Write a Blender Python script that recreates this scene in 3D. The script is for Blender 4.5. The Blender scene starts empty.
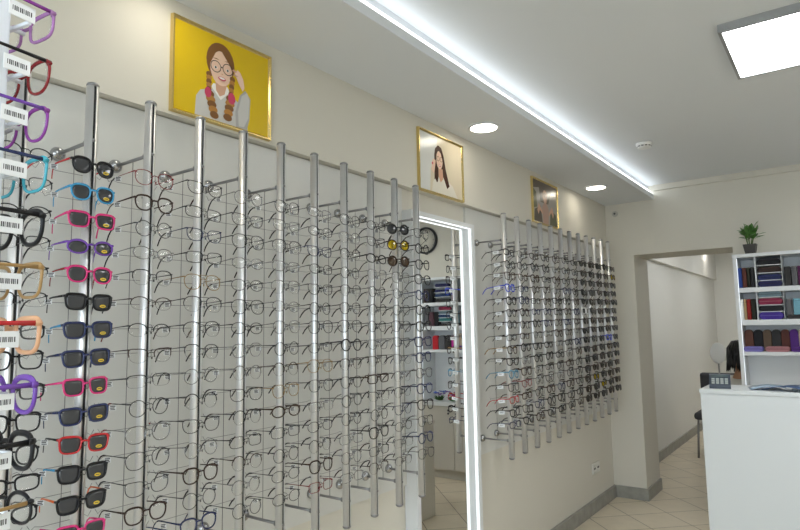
import bpy, bmesh, math, random
from mathutils import Vector, Matrix, Euler
random.seed(7)
C = bpy.context.scene.collection
PI = math.pi
sc = bpy.context.scene

# ---------------------------------------------------------------- materials
MATS = {}
def mat(name, col, rough=0.5, metal=0.0, spec=0.5, noise=None, bump=None, emit=None, coat=0.0):
    if name in MATS: return MATS[name]
    m = bpy.data.materials.new(name); m.use_nodes = True
    nt = m.node_tree; b = nt.nodes['Principled BSDF']
    b.inputs['Base Color'].default_value = (*col, 1)
    b.inputs['Roughness'].default_value = rough
    b.inputs['Metallic'].default_value = metal
    b.inputs['Specular IOR Level'].default_value = spec
    b.inputs['Coat Weight'].default_value = coat
    if emit:
        b.inputs['Emission Color'].default_value = (*emit[0], 1); b.inputs['Emission Strength'].default_value = emit[1]
    if noise or bump:
        tc = nt.nodes.new('ShaderNodeTexCoord')
        n = nt.nodes.new('ShaderNodeTexNoise'); n.inputs['Scale'].default_value = (noise or bump)[0]; n.inputs['Detail'].default_value = 4
        nt.links.new(tc.outputs['Object'], n.inputs['Vector'])
        if noise:
            mx = nt.nodes.new('ShaderNodeMix'); mx.data_type = 'RGBA'
            k = noise[1]
            mx.inputs[6].default_value = (*[c*(1-k) for c in col], 1); mx.inputs[7].default_value = (*[min(1, c*(1+k)) for c in col], 1)
            nt.links.new(n.outputs['Fac'], mx.inputs[0]); nt.links.new(mx.outputs[2], b.inputs['Base Color'])
        if bump:
            bp = nt.nodes.new('ShaderNodeBump'); bp.inputs['Strength'].default_value = bump[1]; bp.inputs['Distance'].default_value = 0.002
            nt.links.new(n.outputs['Fac'], bp.inputs['Height']); nt.links.new(bp.outputs['Normal'], b.inputs['Normal'])
    MATS[name] = m
    return m

def clear_mat(name, tint=(1, 1, 1), gloss=0.06, edge=0.5, rough=0.02):
    if name in MATS: return MATS[name]
    m = bpy.data.materials.new(name); m.use_nodes = True
    nt = m.node_tree; nt.nodes.clear()
    out = nt.nodes.new('ShaderNodeOutputMaterial'); tr = nt.nodes.new('ShaderNodeBsdfTransparent'); gl = nt.nodes.new('ShaderNodeBsdfGlossy')
    tr.inputs['Color'].default_value = (*tint, 1); gl.inputs['Roughness'].default_value = rough
    lw = nt.nodes.new('ShaderNodeLayerWeight'); lw.inputs[0].default_value = 0.5
    pw = nt.nodes.new('ShaderNodeMath'); pw.operation = 'POWER'; pw.inputs[1].default_value = 5.0
    ma = nt.nodes.new('ShaderNodeMath'); ma.operation = 'MULTIPLY_ADD'; ma.inputs[1].default_value = edge; ma.inputs[2].default_value = gloss
    ma.use_clamp = True
    nt.links.new(lw.outputs['Facing'], pw.inputs[0])
    mx = nt.nodes.new('ShaderNodeMixShader')
    nt.links.new(pw.outputs[0], ma.inputs[0]); nt.links.new(ma.outputs[0], mx.inputs[0])
    nt.links.new(tr.outputs[0], mx.inputs[1]); nt.links.new(gl.outputs[0], mx.inputs[2]); nt.links.new(mx.outputs[0], out.inputs['Surface'])
    MATS[name] = m
    return m

def emit_mat(name, col, s):
    if name in MATS: return MATS[name]
    m = bpy.data.materials.new(name); m.use_nodes = True
    nt = m.node_tree; nt.nodes.clear()
    out = nt.nodes.new('ShaderNodeOutputMaterial'); e = nt.nodes.new('ShaderNodeEmission')
    e.inputs[0].default_value = (*col, 1); e.inputs[1].default_value = s
    nt.links.new(e.outputs[0], out.inputs['Surface'])
    MATS[name] = m
    return m

M_WALL = mat('wall_paint', (0.65, 0.622, 0.552), 0.75, noise=(1.5, 0.02), bump=(180, 0.06))
M_WALL2 = mat('passage_paint', (0.74, 0.735, 0.70), 0.75, noise=(1.5, 0.02), bump=(180, 0.06))
M_PANEL = mat('wall_panel_board', (0.64, 0.64, 0.615), 0.32, spec=0.35, noise=(1.2, 0.02))
M_CEIL = mat('ceiling_paint', (0.71, 0.735, 0.765), 0.85, bump=(220, 0.04))
M_WHITE = mat('white_laminate', (0.78, 0.80, 0.82), 0.4)
M_WHITE2 = mat('counter_laminate', (0.64, 0.67, 0.69), 0.35, noise=(3, 0.012))
M_CREAM = mat('cream_laminate', (0.62, 0.60, 0.55), 0.45)
M_CHROME = mat('brushed_aluminium', (0.80, 0.80, 0.81), 0.34, 0.75)
M_STEEL = mat('satin_steel', (0.32, 0.32, 0.33), 0.32, 0.9)
M_WIRE = mat('dark_wire', (0.20, 0.20, 0.205), 0.35, 0.8)
M_ROS = mat('polished_chrome', (0.40, 0.40, 0.41), 0.12, 1.0)
M_SLOT = mat('black_groove', (0.012, 0.012, 0.015), 0.4)
M_GOLD = mat('gold_frame', (0.72, 0.55, 0.22), 0.25, 1.0)
M_BLACK = mat('black_plastic', (0.012, 0.012, 0.014), 0.3)
M_DARKGREY = mat('dark_grey_plastic', (0.06, 0.065, 0.07), 0.4)
M_ACRYL = mat('white_acrylic', (0.74, 0.78, 0.84), 0.15, spec=0.6)
M_MIRROR = mat('mirror_silver', (0.93, 0.94, 0.93), 0.0, 1.0)
M_LED = emit_mat('led_cool_white', (0.93, 0.98, 1.0), 3.4)
M_LEDM = emit_mat('led_mirror_white', (0.95, 0.99, 1.0), 1.25)
M_DOWN = emit_mat('downlight_warm', (1.0, 0.93, 0.78), 15.0)
M_PANELLIGHT = emit_mat('panel_light_white', (0.98, 1.0, 1.0), 9.0)
M_PAPER = mat('label_paper', (0.80, 0.82, 0.84), 0.6)
M_PRINT = mat('label_ink', (0.05, 0.05, 0.06), 0.6)
M_CLEAR = clear_mat('clear_lens', (0.996, 0.996, 0.995), 0.035, 0.5)
M_GLASS = clear_mat('window_pane', (0.98, 0.99, 0.99), 0.04, 0.6)

def tile_mat():
    m = bpy.data.materials.new('floor_tile'); m.use_nodes = True
    nt = m.node_tree; b = nt.nodes['Principled BSDF']
    tc = nt.nodes.new('ShaderNodeTexCoord'); mp = nt.nodes.new('ShaderNodeMapping')
    mp.inputs['Rotation'].default_value = (0, 0, -PI/4); 
    mp.vector_type = 'POINT'
    nt.links.new(tc.outputs['Object'], mp.inputs['Vector'])
    br = nt.nodes.new('ShaderNodeTexBrick')
    br.offset = 0; br.squash = 1
    br.inputs['Scale'].default_value = 1.0
    br.inputs['Brick Width'].default_value = 0.33; br.inputs['Row Height'].default_value = 0.33
    br.inputs['Mortar Size'].default_value = 0.0035; br.inputs['Mortar Smooth'].default_value = 0.1
    br.inputs['Color1'].default_value = (0.72, 0.63, 0.49, 1); br.inputs['Color2'].default_value = (0.68, 0.595, 0.46, 1)
    br.inputs['Mortar'].default_value = (0.24, 0.19, 0.13, 1)
    # rotating by -45 deg: u=(x+y)/sqrt2, v=(y-x)/sqrt2
    mp.inputs['Location'].default_value = (-0.121, -0.14, 0)
    nt.links.new(mp.outputs['Vector'], br.inputs['Vector'])
    n = nt.nodes.new('ShaderNodeTexNoise'); n.inputs['Scale'].default_value = 9; n.inputs['Detail'].default_value = 5
    nt.links.new(tc.outputs['Object'], n.inputs['Vector'])
    mx = nt.nodes.new('ShaderNodeMix'); mx.data_type = 'RGBA'; mx.blend_type = 'MULTIPLY'
    cr = nt.nodes.new('ShaderNodeValToRGB'); cr.color_ramp.elements[0].color = (0.86, 0.86, 0.86, 1); cr.color_ramp.elements[1].color = (1.08, 1.08, 1.08, 1)
    nt.links.new(n.outputs['Fac'], cr.inputs[0])
    mx.inputs[0].default_value = 1
    nt.links.new(br.outputs['Color'], mx.inputs[6]); nt.links.new(cr.outputs[0], mx.inputs[7])
    nt.links.new(mx.outputs[2], b.inputs['Base Color'])
    b.inputs['Roughness'].default_value = 0.35
    return m
M_TILE = tile_mat()
M_BASE = mat('baseboard_tile', (0.30, 0.295, 0.265), 0.45, noise=(14, 0.35))

# ---------------------------------------------------------------- mesh builder
class MB:
    def __init__(self): self.v = []; self.f = []; self.mi = []; self.sm = []
    def add(self, vs, fs, mi=0, smooth=False):
        o = len(self.v); self.v += [tuple(p) for p in vs]
        for f in fs: self.f.append([i+o for i in f]); self.mi.append(mi); self.sm.append(smooth)
        return self
    def box(self, x0, x1, y0, y1, z0, z1, mi=0):
        vs = [(x, y, z) for z in (z0, z1) for y in (y0, y1) for x in (x0, x1)]
        return self.add(vs, [(0, 2, 3, 1), (4, 5, 7, 6), (0, 1, 5, 4), (2, 6, 7, 3), (0, 4, 6, 2), (1, 3, 7, 5)], mi)
    def rbox(self, x0, x1, y0, y1, z0, z1, r=0.003, mi=0):
        bm = bmesh.new()
        bmesh.ops.create_cube(bm, size=1)
        for v in bm.verts: v.co = ((x0+x1)/2+v.co.x*(x1-x0), (y0+y1)/2+v.co.y*(y1-y0), (z0+z1)/2+v.co.z*(z1-z0))
        bmesh.ops.bevel(bm, geom=list(bm.edges), offset=r, segments=2, affect='EDGES', profile=0.5)
        bm.verts.index_update()
        self.add([v.co.copy() for v in bm.verts], [[v.index for v in f.verts] for f in bm.faces], mi); bm.free()
        return self
    def prism(self, pts, axis, a, b, mi=0):
        """polygon pts (2d) extruded along an axis between a and b"""
        n = len(pts)
        def P(p, t):
            return {'x': (t, p[0], p[1]), 'y': (p[0], t, p[1]), 'z': (p[0], p[1], t)}[axis]
        vs = [P(p, a) for p in pts]+[P(p, b) for p in pts]
        fs = [list(range(n))[::-1], list(range(n, 2*n))]+[(i, (i+1) % n, n+(i+1) % n, n+i) for i in range(n)]
        return self.add(vs, fs, mi)
    def tube(self, pts, r, n=8, mi=0, closed=False, cap=True, r2=None, up=(0, 0, 1), smooth=True):
        """r: radius or list; r2: radius across the second axis (list or number)"""
        pts = [Vector(p) for p in pts]; m = len(pts)
        R = r if isinstance(r, (list, tuple)) else [r]*m
        R2 = R if r2 is None else (r2 if isinstance(r2, (list, tuple)) else [r2]*m)
        up = Vector(up); vs = []
        for i, p in enumerate(pts):
            a = pts[(i-1) % m] if (closed or i > 0) else p; b = pts[(i+1) % m] if (closed or i < m-1) else p
            t = (b-a).normalized()
            s = t.cross(up)
            if s.length < 1e-4: s = t.cross(Vector((1, 0, 0)))
            s.normalize(); u = s.cross(t)
            for k in range(n):
                th = 2*PI*k/n
                vs.append(p+s*(R[i]*math.cos(th))+u*(R2[i]*math.sin(th)))
        fs = []
        for i in range(m if closed else m-1):
            j = (i+1) % m
            for k in range(n):
                fs.append((i*n+k, i*n+(k+1) % n, j*n+(k+1) % n, j*n+k))
        if not closed and cap:
            fs.append(list(range(n))[::-1]); fs.append([(m-1)*n+k for k in range(n)])
        return self.add(vs, fs, mi, smooth)
    def lathe(self, prof, c=(0, 0, 0), axis='z', n=20, mi=0, smooth=True):
        """prof: list of (radius, height)"""
        vs = []
        for r, h in prof:
            for k in range(n):
                th = 2*PI*k/n; a, b = r*math.cos(th), r*math.sin(th)
                q = {'z': (a, b, h), 'x': (h, a, b), 'y': (a, h, b)}[axis]
                vs.append((q[0]+c[0], q[1]+c[1], q[2]+c[2]))
        m = len(prof); fs = []
        for i in range(m-1):
            for k in range(n): fs.append((i*n+k, i*n+(k+1) % n, (i+1)*n+(k+1) % n, (i+1)*n+k))
        fs.append(list(range(n))[::-1]); fs.append([(m-1)*n+k for k in range(n)])
        return self.add(vs, fs, mi, smooth)
    def ball(self, c, r, n=12, mi=0):
        rr = r if isinstance(r, (tuple, list)) else (r, r, r)
        prof = []
        vs = []; m = n//2+1
        for i in range(m):
            ph = -PI/2+PI*i/(m-1)
            for k in range(n):
                th = 2*PI*k/n
                vs.append((c[0]+rr[0]*math.cos(ph)*math.cos(th), c[1]+rr[1]*math.cos(ph)*math.sin(th), c[2]+rr[2]*math.sin(ph)))
        fs = [(i*n+k, i*n+(k+1) % n, (i+1)*n+(k+1) % n, (i+1)*n+k) for i in range(m-1) for k in range(n)]
        return self.add(vs, fs, mi, True)
    def mesh(self, name, mats):
        me = bpy.data.meshes.new(name); me.from_pydata(self.v, [], self.f)
        for m in (mats if isinstance(mats, (list, tuple)) else [mats]): me.materials.append(m)
        me.polygons.foreach_set('material_index', self.mi); me.polygons.foreach_set('use_smooth', self.sm)
        me.update(); bm = bmesh.new(); bm.from_mesh(me)
        bmesh.ops.remove_doubles(bm, verts=bm.verts, dist=1e-6); bmesh.ops.recalc_face_normals(bm, faces=bm.faces)
        bm.to_mesh(me); bm.free()
        return me
    def obj(self, name, mats, parent=None, loc=(0, 0, 0)):
        o = bpy.data.objects.new(name, self.mesh(name, mats)); C.objects.link(o); o.location = loc
        if parent: o.parent = parent
        return o

def tag(o, label=None, cat=None, group=None, kind=None):
    if label: o['label'] = label
    if cat: o['category'] = cat
    if group: o['group'] = group
    if kind: o['kind'] = kind
    return o
def empty(name, loc, label, cat, group=None, rz=0):
    o = bpy.data.objects.new(name, None); C.objects.link(o); o.location = loc; o.rotation_euler = (0, 0, rz); o.empty_display_size = 0.02
    return tag(o, label, cat, group)
def struct(name, mb, mats, parent=None):
    o = mb.obj(name, mats, parent)
    if not parent: o['kind'] = 'structure'
    return o
def inst(name, me, parent=None, loc=(0, 0, 0), rot=(0, 0, 0), m=None):
    o = bpy.data.objects.new(name, me); C.objects.link(o); o.location = loc; o.rotation_euler = rot
    if parent: o.parent = parent
    if m is not None:
        for i, mm in enumerate(m if isinstance(m, (list, tuple)) else [m]):
            o.material_slots[i].link = 'OBJECT'; o.material_slots[i].material = mm
    return o

ORD = ['first', 'second', 'third', 'fourth', 'fifth', 'sixth', 'seventh', 'eighth', 'ninth', 'tenth', 'eleventh', 'twelfth', 'thirteenth', 'fourteenth', 'fifteenth', 'sixteenth']

# ---------------------------------------------------------------- the room
YB, YB2 = 5.578, 6.03          # back wall front and rear face
ZC, ZS = 2.723, 2.60           # ceiling, soffit
ZO = 2.209                     # ledge under the proud upper part of the left wall
XR, YF = 3.5, -1.7
struct('floor', MB().box(-0.3, XR+0.2, YF-0.2, 11.8, -0.12, 0), M_TILE)
struct('ceiling', MB().box(-0.3, XR+0.2, YF-0.2, YB+0.02, ZC, ZC+0.12), M_CEIL)
struct('wall_left', MB().prism([(-0.3, 0), (-0.032, 0), (-0.032, ZO), (0.016, ZO), (0.016, ZC), (-0.3, ZC)], 'y', YF, YB), M_WALL)
struct('wall_back', MB().box(-0.3, 0.247, YB, YB2, 0, ZC).box(0.247, 1.03, YB, YB2, 2.122, ZC).box(1.03, XR+0.2, YB, YB2, 0, ZC), M_WALL)
struct('wall_right', MB().box(XR, XR+0.2, YF, YB, 0, ZC), M_WALL)
# shop front with window
struct('wall_front', MB().box(-0.3, 0.25, YF-0.2, YF, 0, ZC).box(3.2, XR+0.2, YF-0.2, YF, 0, ZC).box(0.25, 3.2, YF-0.2, YF, 0, 0.35).box(0.25, 3.2, YF-0.2, YF, 2.45, ZC), M_WALL)
wf = MB()
for a, b in ((0.25, 0.31), (1.70, 1.76), (3.14, 3.2)): wf.box(a, b, YF-0.14, YF-0.06, 0.35, 2.45)
wf.box(0.25, 3.2, YF-0.14, YF-0.06, 0.35, 0.41).box(0.25, 3.2, YF-0.14, YF-0.06, 2.39, 2.45)
win = struct('window_1', wf, mat('window_frame_white', (0.75, 0.75, 0.75), 0.4))
MB().box(0.31, 1.70, YF-0.104, YF-0.096, 0.41, 2.39).obj('pane', M_GLASS, win)
MB().box(1.76, 3.14, YF-0.104, YF-0.096, 0.41, 2.39).obj('pane', M_GLASS, win)
struct('ground', MB().box(-8, 12, -14, YF-0.2, -0.2, -0.08), mat('pavement', (0.35, 0.35, 0.34), 0.9, noise=(3, 0.1)))
# soffit along the left wall, with a lip hiding the LED strip
struct('ceiling_soffit', MB().box(0, 0.405, YF, YB, ZS, ZC), M_CEIL)
struct('trim_4', MB().prism([(0.405, ZS), (0.45, ZS), (0.45, ZS+0.042), (0.438, ZS+0.042), (0.438, ZS+0.028), (0.405, ZS+0.028)], 'y', YF, YB), M_CEIL)
led = empty('led_strip', (0.415, 1.9, ZS+0.03), 'cool white light strip running along the edge of the lowered ceiling', 'light strip')
MB().box(-0.005, 0.006, YF-1.9+0.01, YB-1.9-0.01, 0.008, 0.05).obj('led_diffuser', M_LED, led)
# cornice on the back wall, boards on the left wall, baseboards
struct('trim_1', MB().prism([(YB, ZC-0.05), (YB-0.02, ZC-0.046), (YB-0.022, ZC), (YB, ZC)], 'x', 0.45, XR), M_WALL)
struct('trim_2', MB().box(-0.032, -0.018, YF, 2.42, 0.765, ZO-0.004), M_PANEL)
struct('trim_3', MB().box(-0.032, -0.018, 3.05, 5.50, 0.775, ZO-0.004), M_PANEL)
struct('baseboard_left', MB().box(-0.032, -0.010, 3.05, YB, 0, 0.10), M_BASE)
struct('baseboard_back', MB().box(-0.05, 0.262, YB-0.015, YB, 0, 0.10).box(0.247, 0.262, YB, YB2, 0, 0.10).box(1.015, 1.03, YB, YB2, 0, 0.1), M_BASE)
# corridor behind the opening
struct('wall_corridor_left', MB().prism([(-0.3, 0), (-0.05, 0), (-0.05, 2.245), (0, 2.245), (0, 2.75), (-0.3, 2.75)], 'y', YB2, 11.6), M_WALL2)
struct('wall_corridor_end', MB().box(-0.3, 2.2, 11.6, 11.8, 0, 2.75), M_WALL2)
struct('wall_corridor_right', MB().box(2.0, 2.2, YB2, 11.6, 0, 2.75), M_WALL2)
struct('ceiling_corridor', MB().box(-0.3, 2.2, YB2-0.01, 11.8, 2.75, 2.87), M_CEIL)
struct('baseboard_corridor', MB().box(-0.05, -0.03, YB2, 11.6, 0, 0.10), M_BASE)

# ---------------------------------------------------------------- lamps
def downlight(x, y, z, label, group='recessed downlights', m=None):
    t = empty('downlight', (x, y, z), label, 'downlight', group)
    MB().lathe([(0.052, 0.0), (0.085, -0.001), (0.088, -0.006), (0.078, -0.010), (0.070, -0.006), (0.070, 0.0)], n=28).obj('trim_ring', M_WHITE, t)
    MB().lathe([(0.070, -0.002), (0.070, -0.008), (0.04, -0.010)], n=28).obj('diffuser', m or M_DOWN, t)
    return t
downlight(0.205, 2.895, ZS, 'round recessed downlight in the soffit right of the middle picture')
downlight(0.205, 4.76, ZS, 'round recessed downlight in the soffit past the farthest picture')
downlight(0.205, 1.03, ZS, 'round recessed downlight in the soffit over the yellow picture')
downlight(0.205, -0.84, ZS, 'round recessed downlight in the soffit nearest the shop window')
for y_, w_ in ((8.3, 'nearer the opening'), (10.6, 'at the far end of the passage')):
    downlight(0.12, y_, 2.75, 'round recessed downlight of the passage ceiling, '+w_, 'recessed downlights', emit_mat('downlight_passage', (1.0, 0.95, 0.86), 35.0))
def panel_light(x, y, label, ZC=ZC):
    t = empty('ceiling_panel_light', (x, y, ZC), label, 'ceiling light', 'square ceiling panels')
    f = MB()
    a = 0.3
    for (x0, x1, y0, y1) in ((-a, a, -a, -a+0.014), (-a, a, a-0.014, a), (-a, -a+0.014, -a+0.014, a-0.014), (a-0.014, a, -a+0.014, a-0.014)):
        f.box(x0, x1, y0, y1, -0.034, 0)
    f.obj('frame', mat('light_frame', (0.40, 0.41, 0.42), 0.4, 0.6), t)
    MB().box(-a+0.014, a-0.014, -a+0.014, a-0.014, -0.030, -0.012).obj('diffuser', M_PANELLIGHT, t)
panel_light(1.695, 3.0, 'square white panel light under the ceiling above the counter')
panel_light(2.9, 2.935, 'added unseen panel light under the ceiling near the right wall')  # added out of view to brighten the back of the shop
panel_light(2.9, 4.75, 'added unseen panel light under the ceiling in the back right corner')  # another unseen panel, added for more light at the back
panel_light(1.70, 0.2, 'square white panel light under the ceiling above the shop entrance')
panel_light(1.0, 7.6, 'added panel light hidden under the passage ceiling, nearer the opening', 2.75)  # added out of sight above the header to brighten the passage
panel_light(1.0, 9.8, 'added panel light hidden under the passage ceiling, at the far end', 2.75)  # second hidden panel, added to light the passage walls
t = empty('smoke_detector', (0.722, 4.205, ZC), 'small round white smoke detector on the main ceiling', 'smoke detector')
MB().lathe([(0.052, 0), (0.052, -0.014), (0.046, -0.018), (0.044, -0.03), (0.036, -0.036), (0.01, -0.038)], n=28).obj('housing', mat('detector_white', (0.78, 0.78, 0.77), 0.4), t)
b = MB()
for k in range(12):
    th = 2*PI*k/12; c_, s_ = math.cos(th), math.sin(th)
    b.add([(0.0452*c_-0.007*s_*q, 0.0452*s_+0.007*c_*q, z) for q, z in ((-1, -0.020), (1, -0.020), (1, -0.028), (-1, -0.028))]+[(0.040*c_-0.007*s_*q, 0.040*s_+0.007*c_*q, z) for q, z in ((-1, -0.020), (1, -0.020), (1, -0.028), (-1, -0.028))],
          [(0, 1, 2, 3), (4, 7, 6, 5), (0, 4, 5, 1), (1, 5, 6, 2), (2, 6, 7, 3), (3, 7, 4, 0)])
b.obj('vents', M_BLACK, t)
t = empty('wall_sensor', (0.105, YB, 2.513), 'tiny round grey sensor high on the column by the corner', 'sensor')
MB().lathe([(0.026, 0), (0.026, -0.012), (0.018, -0.018)], axis='y', n=20).obj('housing', mat('sensor_grey', (0.5, 0.49, 0.45), 0.5), t)
MB().lathe([(0.010, -0.0175), (0.008, -0.022)], axis='y', n=16).obj('button', M_DARKGREY, t)
t = empty('wall_sensor', (0.55, 11.6, 2.46), 'small dark sensor on the end wall of the passage', 'sensor')
MB().lathe([(0.05, 0), (0.05, -0.02), (0.03, -0.03)], axis='y', n=20).obj('housing', mat('sensor_grey', (0.5, 0.49, 0.45), 0.5), t)
t = empty('power_socket', (-0.032, 5.10, 0.335), 'white double power socket low on the wall under the far rack', 'socket')
MB().rbox(0, 0.012, -0.085, 0.085, -0.042, 0.042, 0.004).obj('cover_plate', mat('socket_white', (0.72, 0.71, 0.67), 0.4), t)
for yy in (-0.042, 0.042):
    MB().lathe([(0.030, 0.0121), (0.030, 0.014), (0.024, 0.014), (0.022, 0.0122)], axis='x', n=20, c=(0, yy, 0)).obj('outlet', mat('socket_white', (0.72, 0.71, 0.67), 0.4), t)
    b = MB()
    for q in (-0.011, 0.011): b.lathe([(0.008, 0.0121), (0.008, 0.0146)], axis='x', n=10, c=(0, yy+q, 0))
    b.obj('pin_holes', M_BLACK, t)

# ---------------------------------------------------------------- framed portraits
def picture(y0, w, z0, h, label, shapes):
    t = empty('framed_picture', (0.016, y0, z0), label, 'framed picture', 'framed portraits above the racks')
    f = MB(); fw = 0.013; d = 0.016
    prof = [(0.0, 0.0), (d, 0.002), (d, 0.007), (d-0.006, 0.011), (d-0.008, fw)]
    def ring(o, x): return [(x, o, -h+o), (x, w-o, -h+o), (x, w-o, -o), (x, o, -o)]
    vs = []
    for x, o in prof+[(0.0, fw)]: vs += ring(o, x)
    fs = []
    n = len(prof)+1
    for i in range(n):
        j = (i+1) % n
        for k in range(4): fs.append((i*4+k, i*4+(k+1) % 4, j*4+(k+1) % 4, j*4+k))
    f.add(vs, fs); f.obj('frame', M_GOLD, t)
    p = MB(); mats = []
    iw, ih = w-2*fw, h-2*fw
    p.box(0.0, 0.008, fw, w-fw, -h+fw, -fw, 0)
    x = 0.008
    for i, (m, pts) in enumerate(shapes):
        if m not in mats: mats.append(m)
        if i == 0: continue
        x += 0.00006
        vs = [(x, fw+min(max(u, 0.003), 0.997)*iw, -fw-min(max(v, 0.003), 0.997)*ih) for u, v in pts]
        p.add(vs, [list(range(len(vs)))], mats.index(m))
    p.obj('print', mats, t)
def PM(n, col): return mat('print_'+n, col, 0.22, spec=0.35)
def ell(cx, cy, rx, ry, n=22, a0=0, a1=2*PI): return [(cx+rx*math.cos(a0+(a1-a0)*k/n), cy+ry*math.sin(a0+(a1-a0)*k/n)) for k in range(n)]
def arcring(cx, cy, rx, ry, t, n=20):
    o = ell(cx, cy, rx, ry, n); i = ell(cx, cy, rx-t, ry-t*1.3, n)
    return [(o[k], o[(k+1) % n], i[(k+1) % n], i[k]) for k in range(n)]
SKIN, SKIN2, HAIR, HAIR2 = PM('skin', (0.80, 0.56, 0.43)), PM('skin_shade', (0.60, 0.35, 0.24)), PM('hair_auburn', (0.20, 0.09, 0.03)), PM('hair_gold', (0.42, 0.20, 0.05))
YEL, SHIRT, SHIRT2, PINK, INK, TEETH = PM('yellow', (0.66, 0.46, 0.01)), PM('shirt', (0.55, 0.54, 0.52)), PM('shirt_shade', (0.40, 0.39, 0.38)), PM('pink', (0.55, 0.06, 0.13)), PM('ink', (0.03, 0.025, 0.03)), PM('teeth', (0.85, 0.82, 0.78))
sh = [(YEL, None)]
sh += [(SHIRT, [(0.20, 1), (0.21, 0.78), (0.25, 0.70), (0.36, 0.64), (0.56, 0.63), (0.68, 0.72), (0.75, 0.84), (0.76, 1)]),
       (SHIRT2, [(0.63, 1), (0.62, 0.82), (0.67, 0.60), (0.73, 0.52), (0.79, 0.60), (0.78, 0.86), (0.75, 1)]),
       (SHIRT, [(0.66, 0.98), (0.65, 0.80), (0.69, 0.60), (0.75, 0.54), (0.78, 0.62), (0.77, 0.84), (0.72, 0.97)]),
       (TEETH, [(0.36, 0.62), (0.46, 0.74), (0.56, 0.61), (0.53, 0.56), (0.38, 0.57)]),
       (HAIR, ell(0.455, 0.30, 0.150, 0.235)), (SKIN2, [(0.40, 0.52), (0.53, 0.52), (0.50, 0.66), (0.45, 0.70), (0.41, 0.64)]),
       (SKIN, ell(0.462, 0.365, 0.118, 0.205)), (HAIR, [(0.34, 0.36), (0.36, 0.22), (0.42, 0.14), (0.48, 0.11), (0.40, 0.20)]),
       (HAIR, [(0.48, 0.10), (0.56, 0.20), (0.59, 0.38), (0.55, 0.28), (0.47, 0.17)])]
for (x0, y0, x1, y1, w_) in ((0.335, 0.46, 0.335, 0.68, 0.030), (0.585, 0.42, 0.565, 0.66, 0.030), (0.335, 0.68, 0.40, 0.97, 0.050), (0.57, 0.66, 0.53, 0.95, 0.052)):
    for k in range(5):
        a, c = k/5, (k+1)/5
        sh.append((HAIR2 if k % 2 else HAIR, ell(x0+(x1-x0)*(a+c)/2, y0+(y1-y0)*(a+c)/2, w_*(1-0.1*k/5), abs(y1-y0)/5*0.75, 14)))
sh += [(PINK, ell(0.325, 0.70, 0.034, 0.062, 14)), (PINK, ell(0.575, 0.68, 0.040, 0.07, 14))]
for cx, cy in ((0.40, 0.365), (0.525, 0.355)):
    sh += [(TEETH, ell(cx, cy+0.01, 0.020, 0.016, 12)), (INK, ell(cx, cy+0.01, 0.010, 0.014, 10))]
    sh += [(INK, q) for q in arcring(cx, cy, 0.056, 0.070, 0.007)]
    sh += [(HAIR, [(cx-0.04, cy-0.085), (cx, cy-0.10), (cx+0.04, cy-0.088), (cx, cy-0.088)])]
sh += [(INK, [(0.452, 0.35), (0.473, 0.348), (0.473, 0.36), (0.452, 0.362)]), (SKIN2, [(0.455, 0.43), (0.475, 0.43), (0.468, 0.442), (0.455, 0.44)]),
       (PINK, ell(0.463, 0.49, 0.042, 0.022, 14)), (TEETH, ell(0.463, 0.485, 0.032, 0.012, 12)),
       (SKIN, [(0.60, 0.36), (0.63, 0.31), (0.66, 0.33), (0.695, 0.40), (0.71, 0.50), (0.69, 0.55), (0.645, 0.47)]), (SKIN2, [(0.60, 0.36), (0.57, 0.34), (0.585, 0.32), (0.63, 0.335)]),
       (SKIN2, [(0.615, 0.40), (0.585, 0.395), (0.59, 0.375), (0.64, 0.385)])]
picture(1.094, 0.424, 2.549, 0.331, 'gold framed portrait of a braided girl with glasses on a yellow ground', sh)
CRM, CRM2, DHAIR, COAT = PM('cream', (0.66, 0.58, 0.44)), PM('pale', (0.66, 0.66, 0.64)), PM('hair_dark', (0.06, 0.025, 0.015)), PM('coat', (0.72, 0.68, 0.60))
sh = [(CRM, None), (CRM2, [(0, 0), (0.34, 0), (0.26, 0.35), (0.22, 1), (0, 1)]), (CRM2, [(0.2, 0), (0.42, 0), (0.34, 0.4), (0.2, 0.7)]),
      (COAT, [(0.26, 1), (0.29, 0.82), (0.40, 0.70), (0.58, 0.70), (0.76, 0.80), (0.88, 1)]),
      (DHAIR, [(0.35, 0.22), (0.42, 0.14), (0.50, 0.17), (0.55, 0.30), (0.60, 0.55), (0.68, 0.82), (0.62, 0.88), (0.54, 0.70), (0.44, 0.62), (0.40, 0.80), (0.32, 0.88), (0.33, 0.55), (0.33, 0.34)]),
      (SKIN2, [(0.42, 0.55), (0.52, 0.55), (0.53, 0.72), (0.47, 0.80), (0.42, 0.70)]), (SKIN, ell(0.45, 0.40, 0.075, 0.165)),
      (DHAIR, [(0.40, 0.21), (0.46, 0.19), (0.53, 0.30), (0.53, 0.42), (0.48, 0.27)]),
      (SKIN, [(0.26, 0.62), (0.27, 0.48), (0.31, 0.41), (0.36, 0.43), (0.34, 0.56), (0.32, 0.68)]), (PINK, ell(0.285, 0.50, 0.016, 0.02, 10)),
      (PINK, ell(0.455, 0.50, 0.030, 0.018, 12)), (TEETH, ell(0.455, 0.497, 0.022, 0.009, 12)), (COAT, [(0.26, 1), (0.29, 0.82), (0.34, 0.76), (0.40, 0.86), (0.42, 1)])]
for cx in (0.415, 0.487): sh += [(DHAIR, q) for q in arcring(cx, 0.385, 0.032, 0.045, 0.006)]
picture(2.512, 0.452, 2.543, 0.333, 'gold framed portrait of a long-haired woman in white, middle of the three', sh)
TAU, TAU2, GRN, MAUVE = PM('taupe', (0.10, 0.075, 0.055)), PM('grey_beige', (0.36, 0.33, 0.29)), PM('olive', (0.12, 0.12, 0.07)), PM('mauve', (0.45, 0.28, 0.22))
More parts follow.
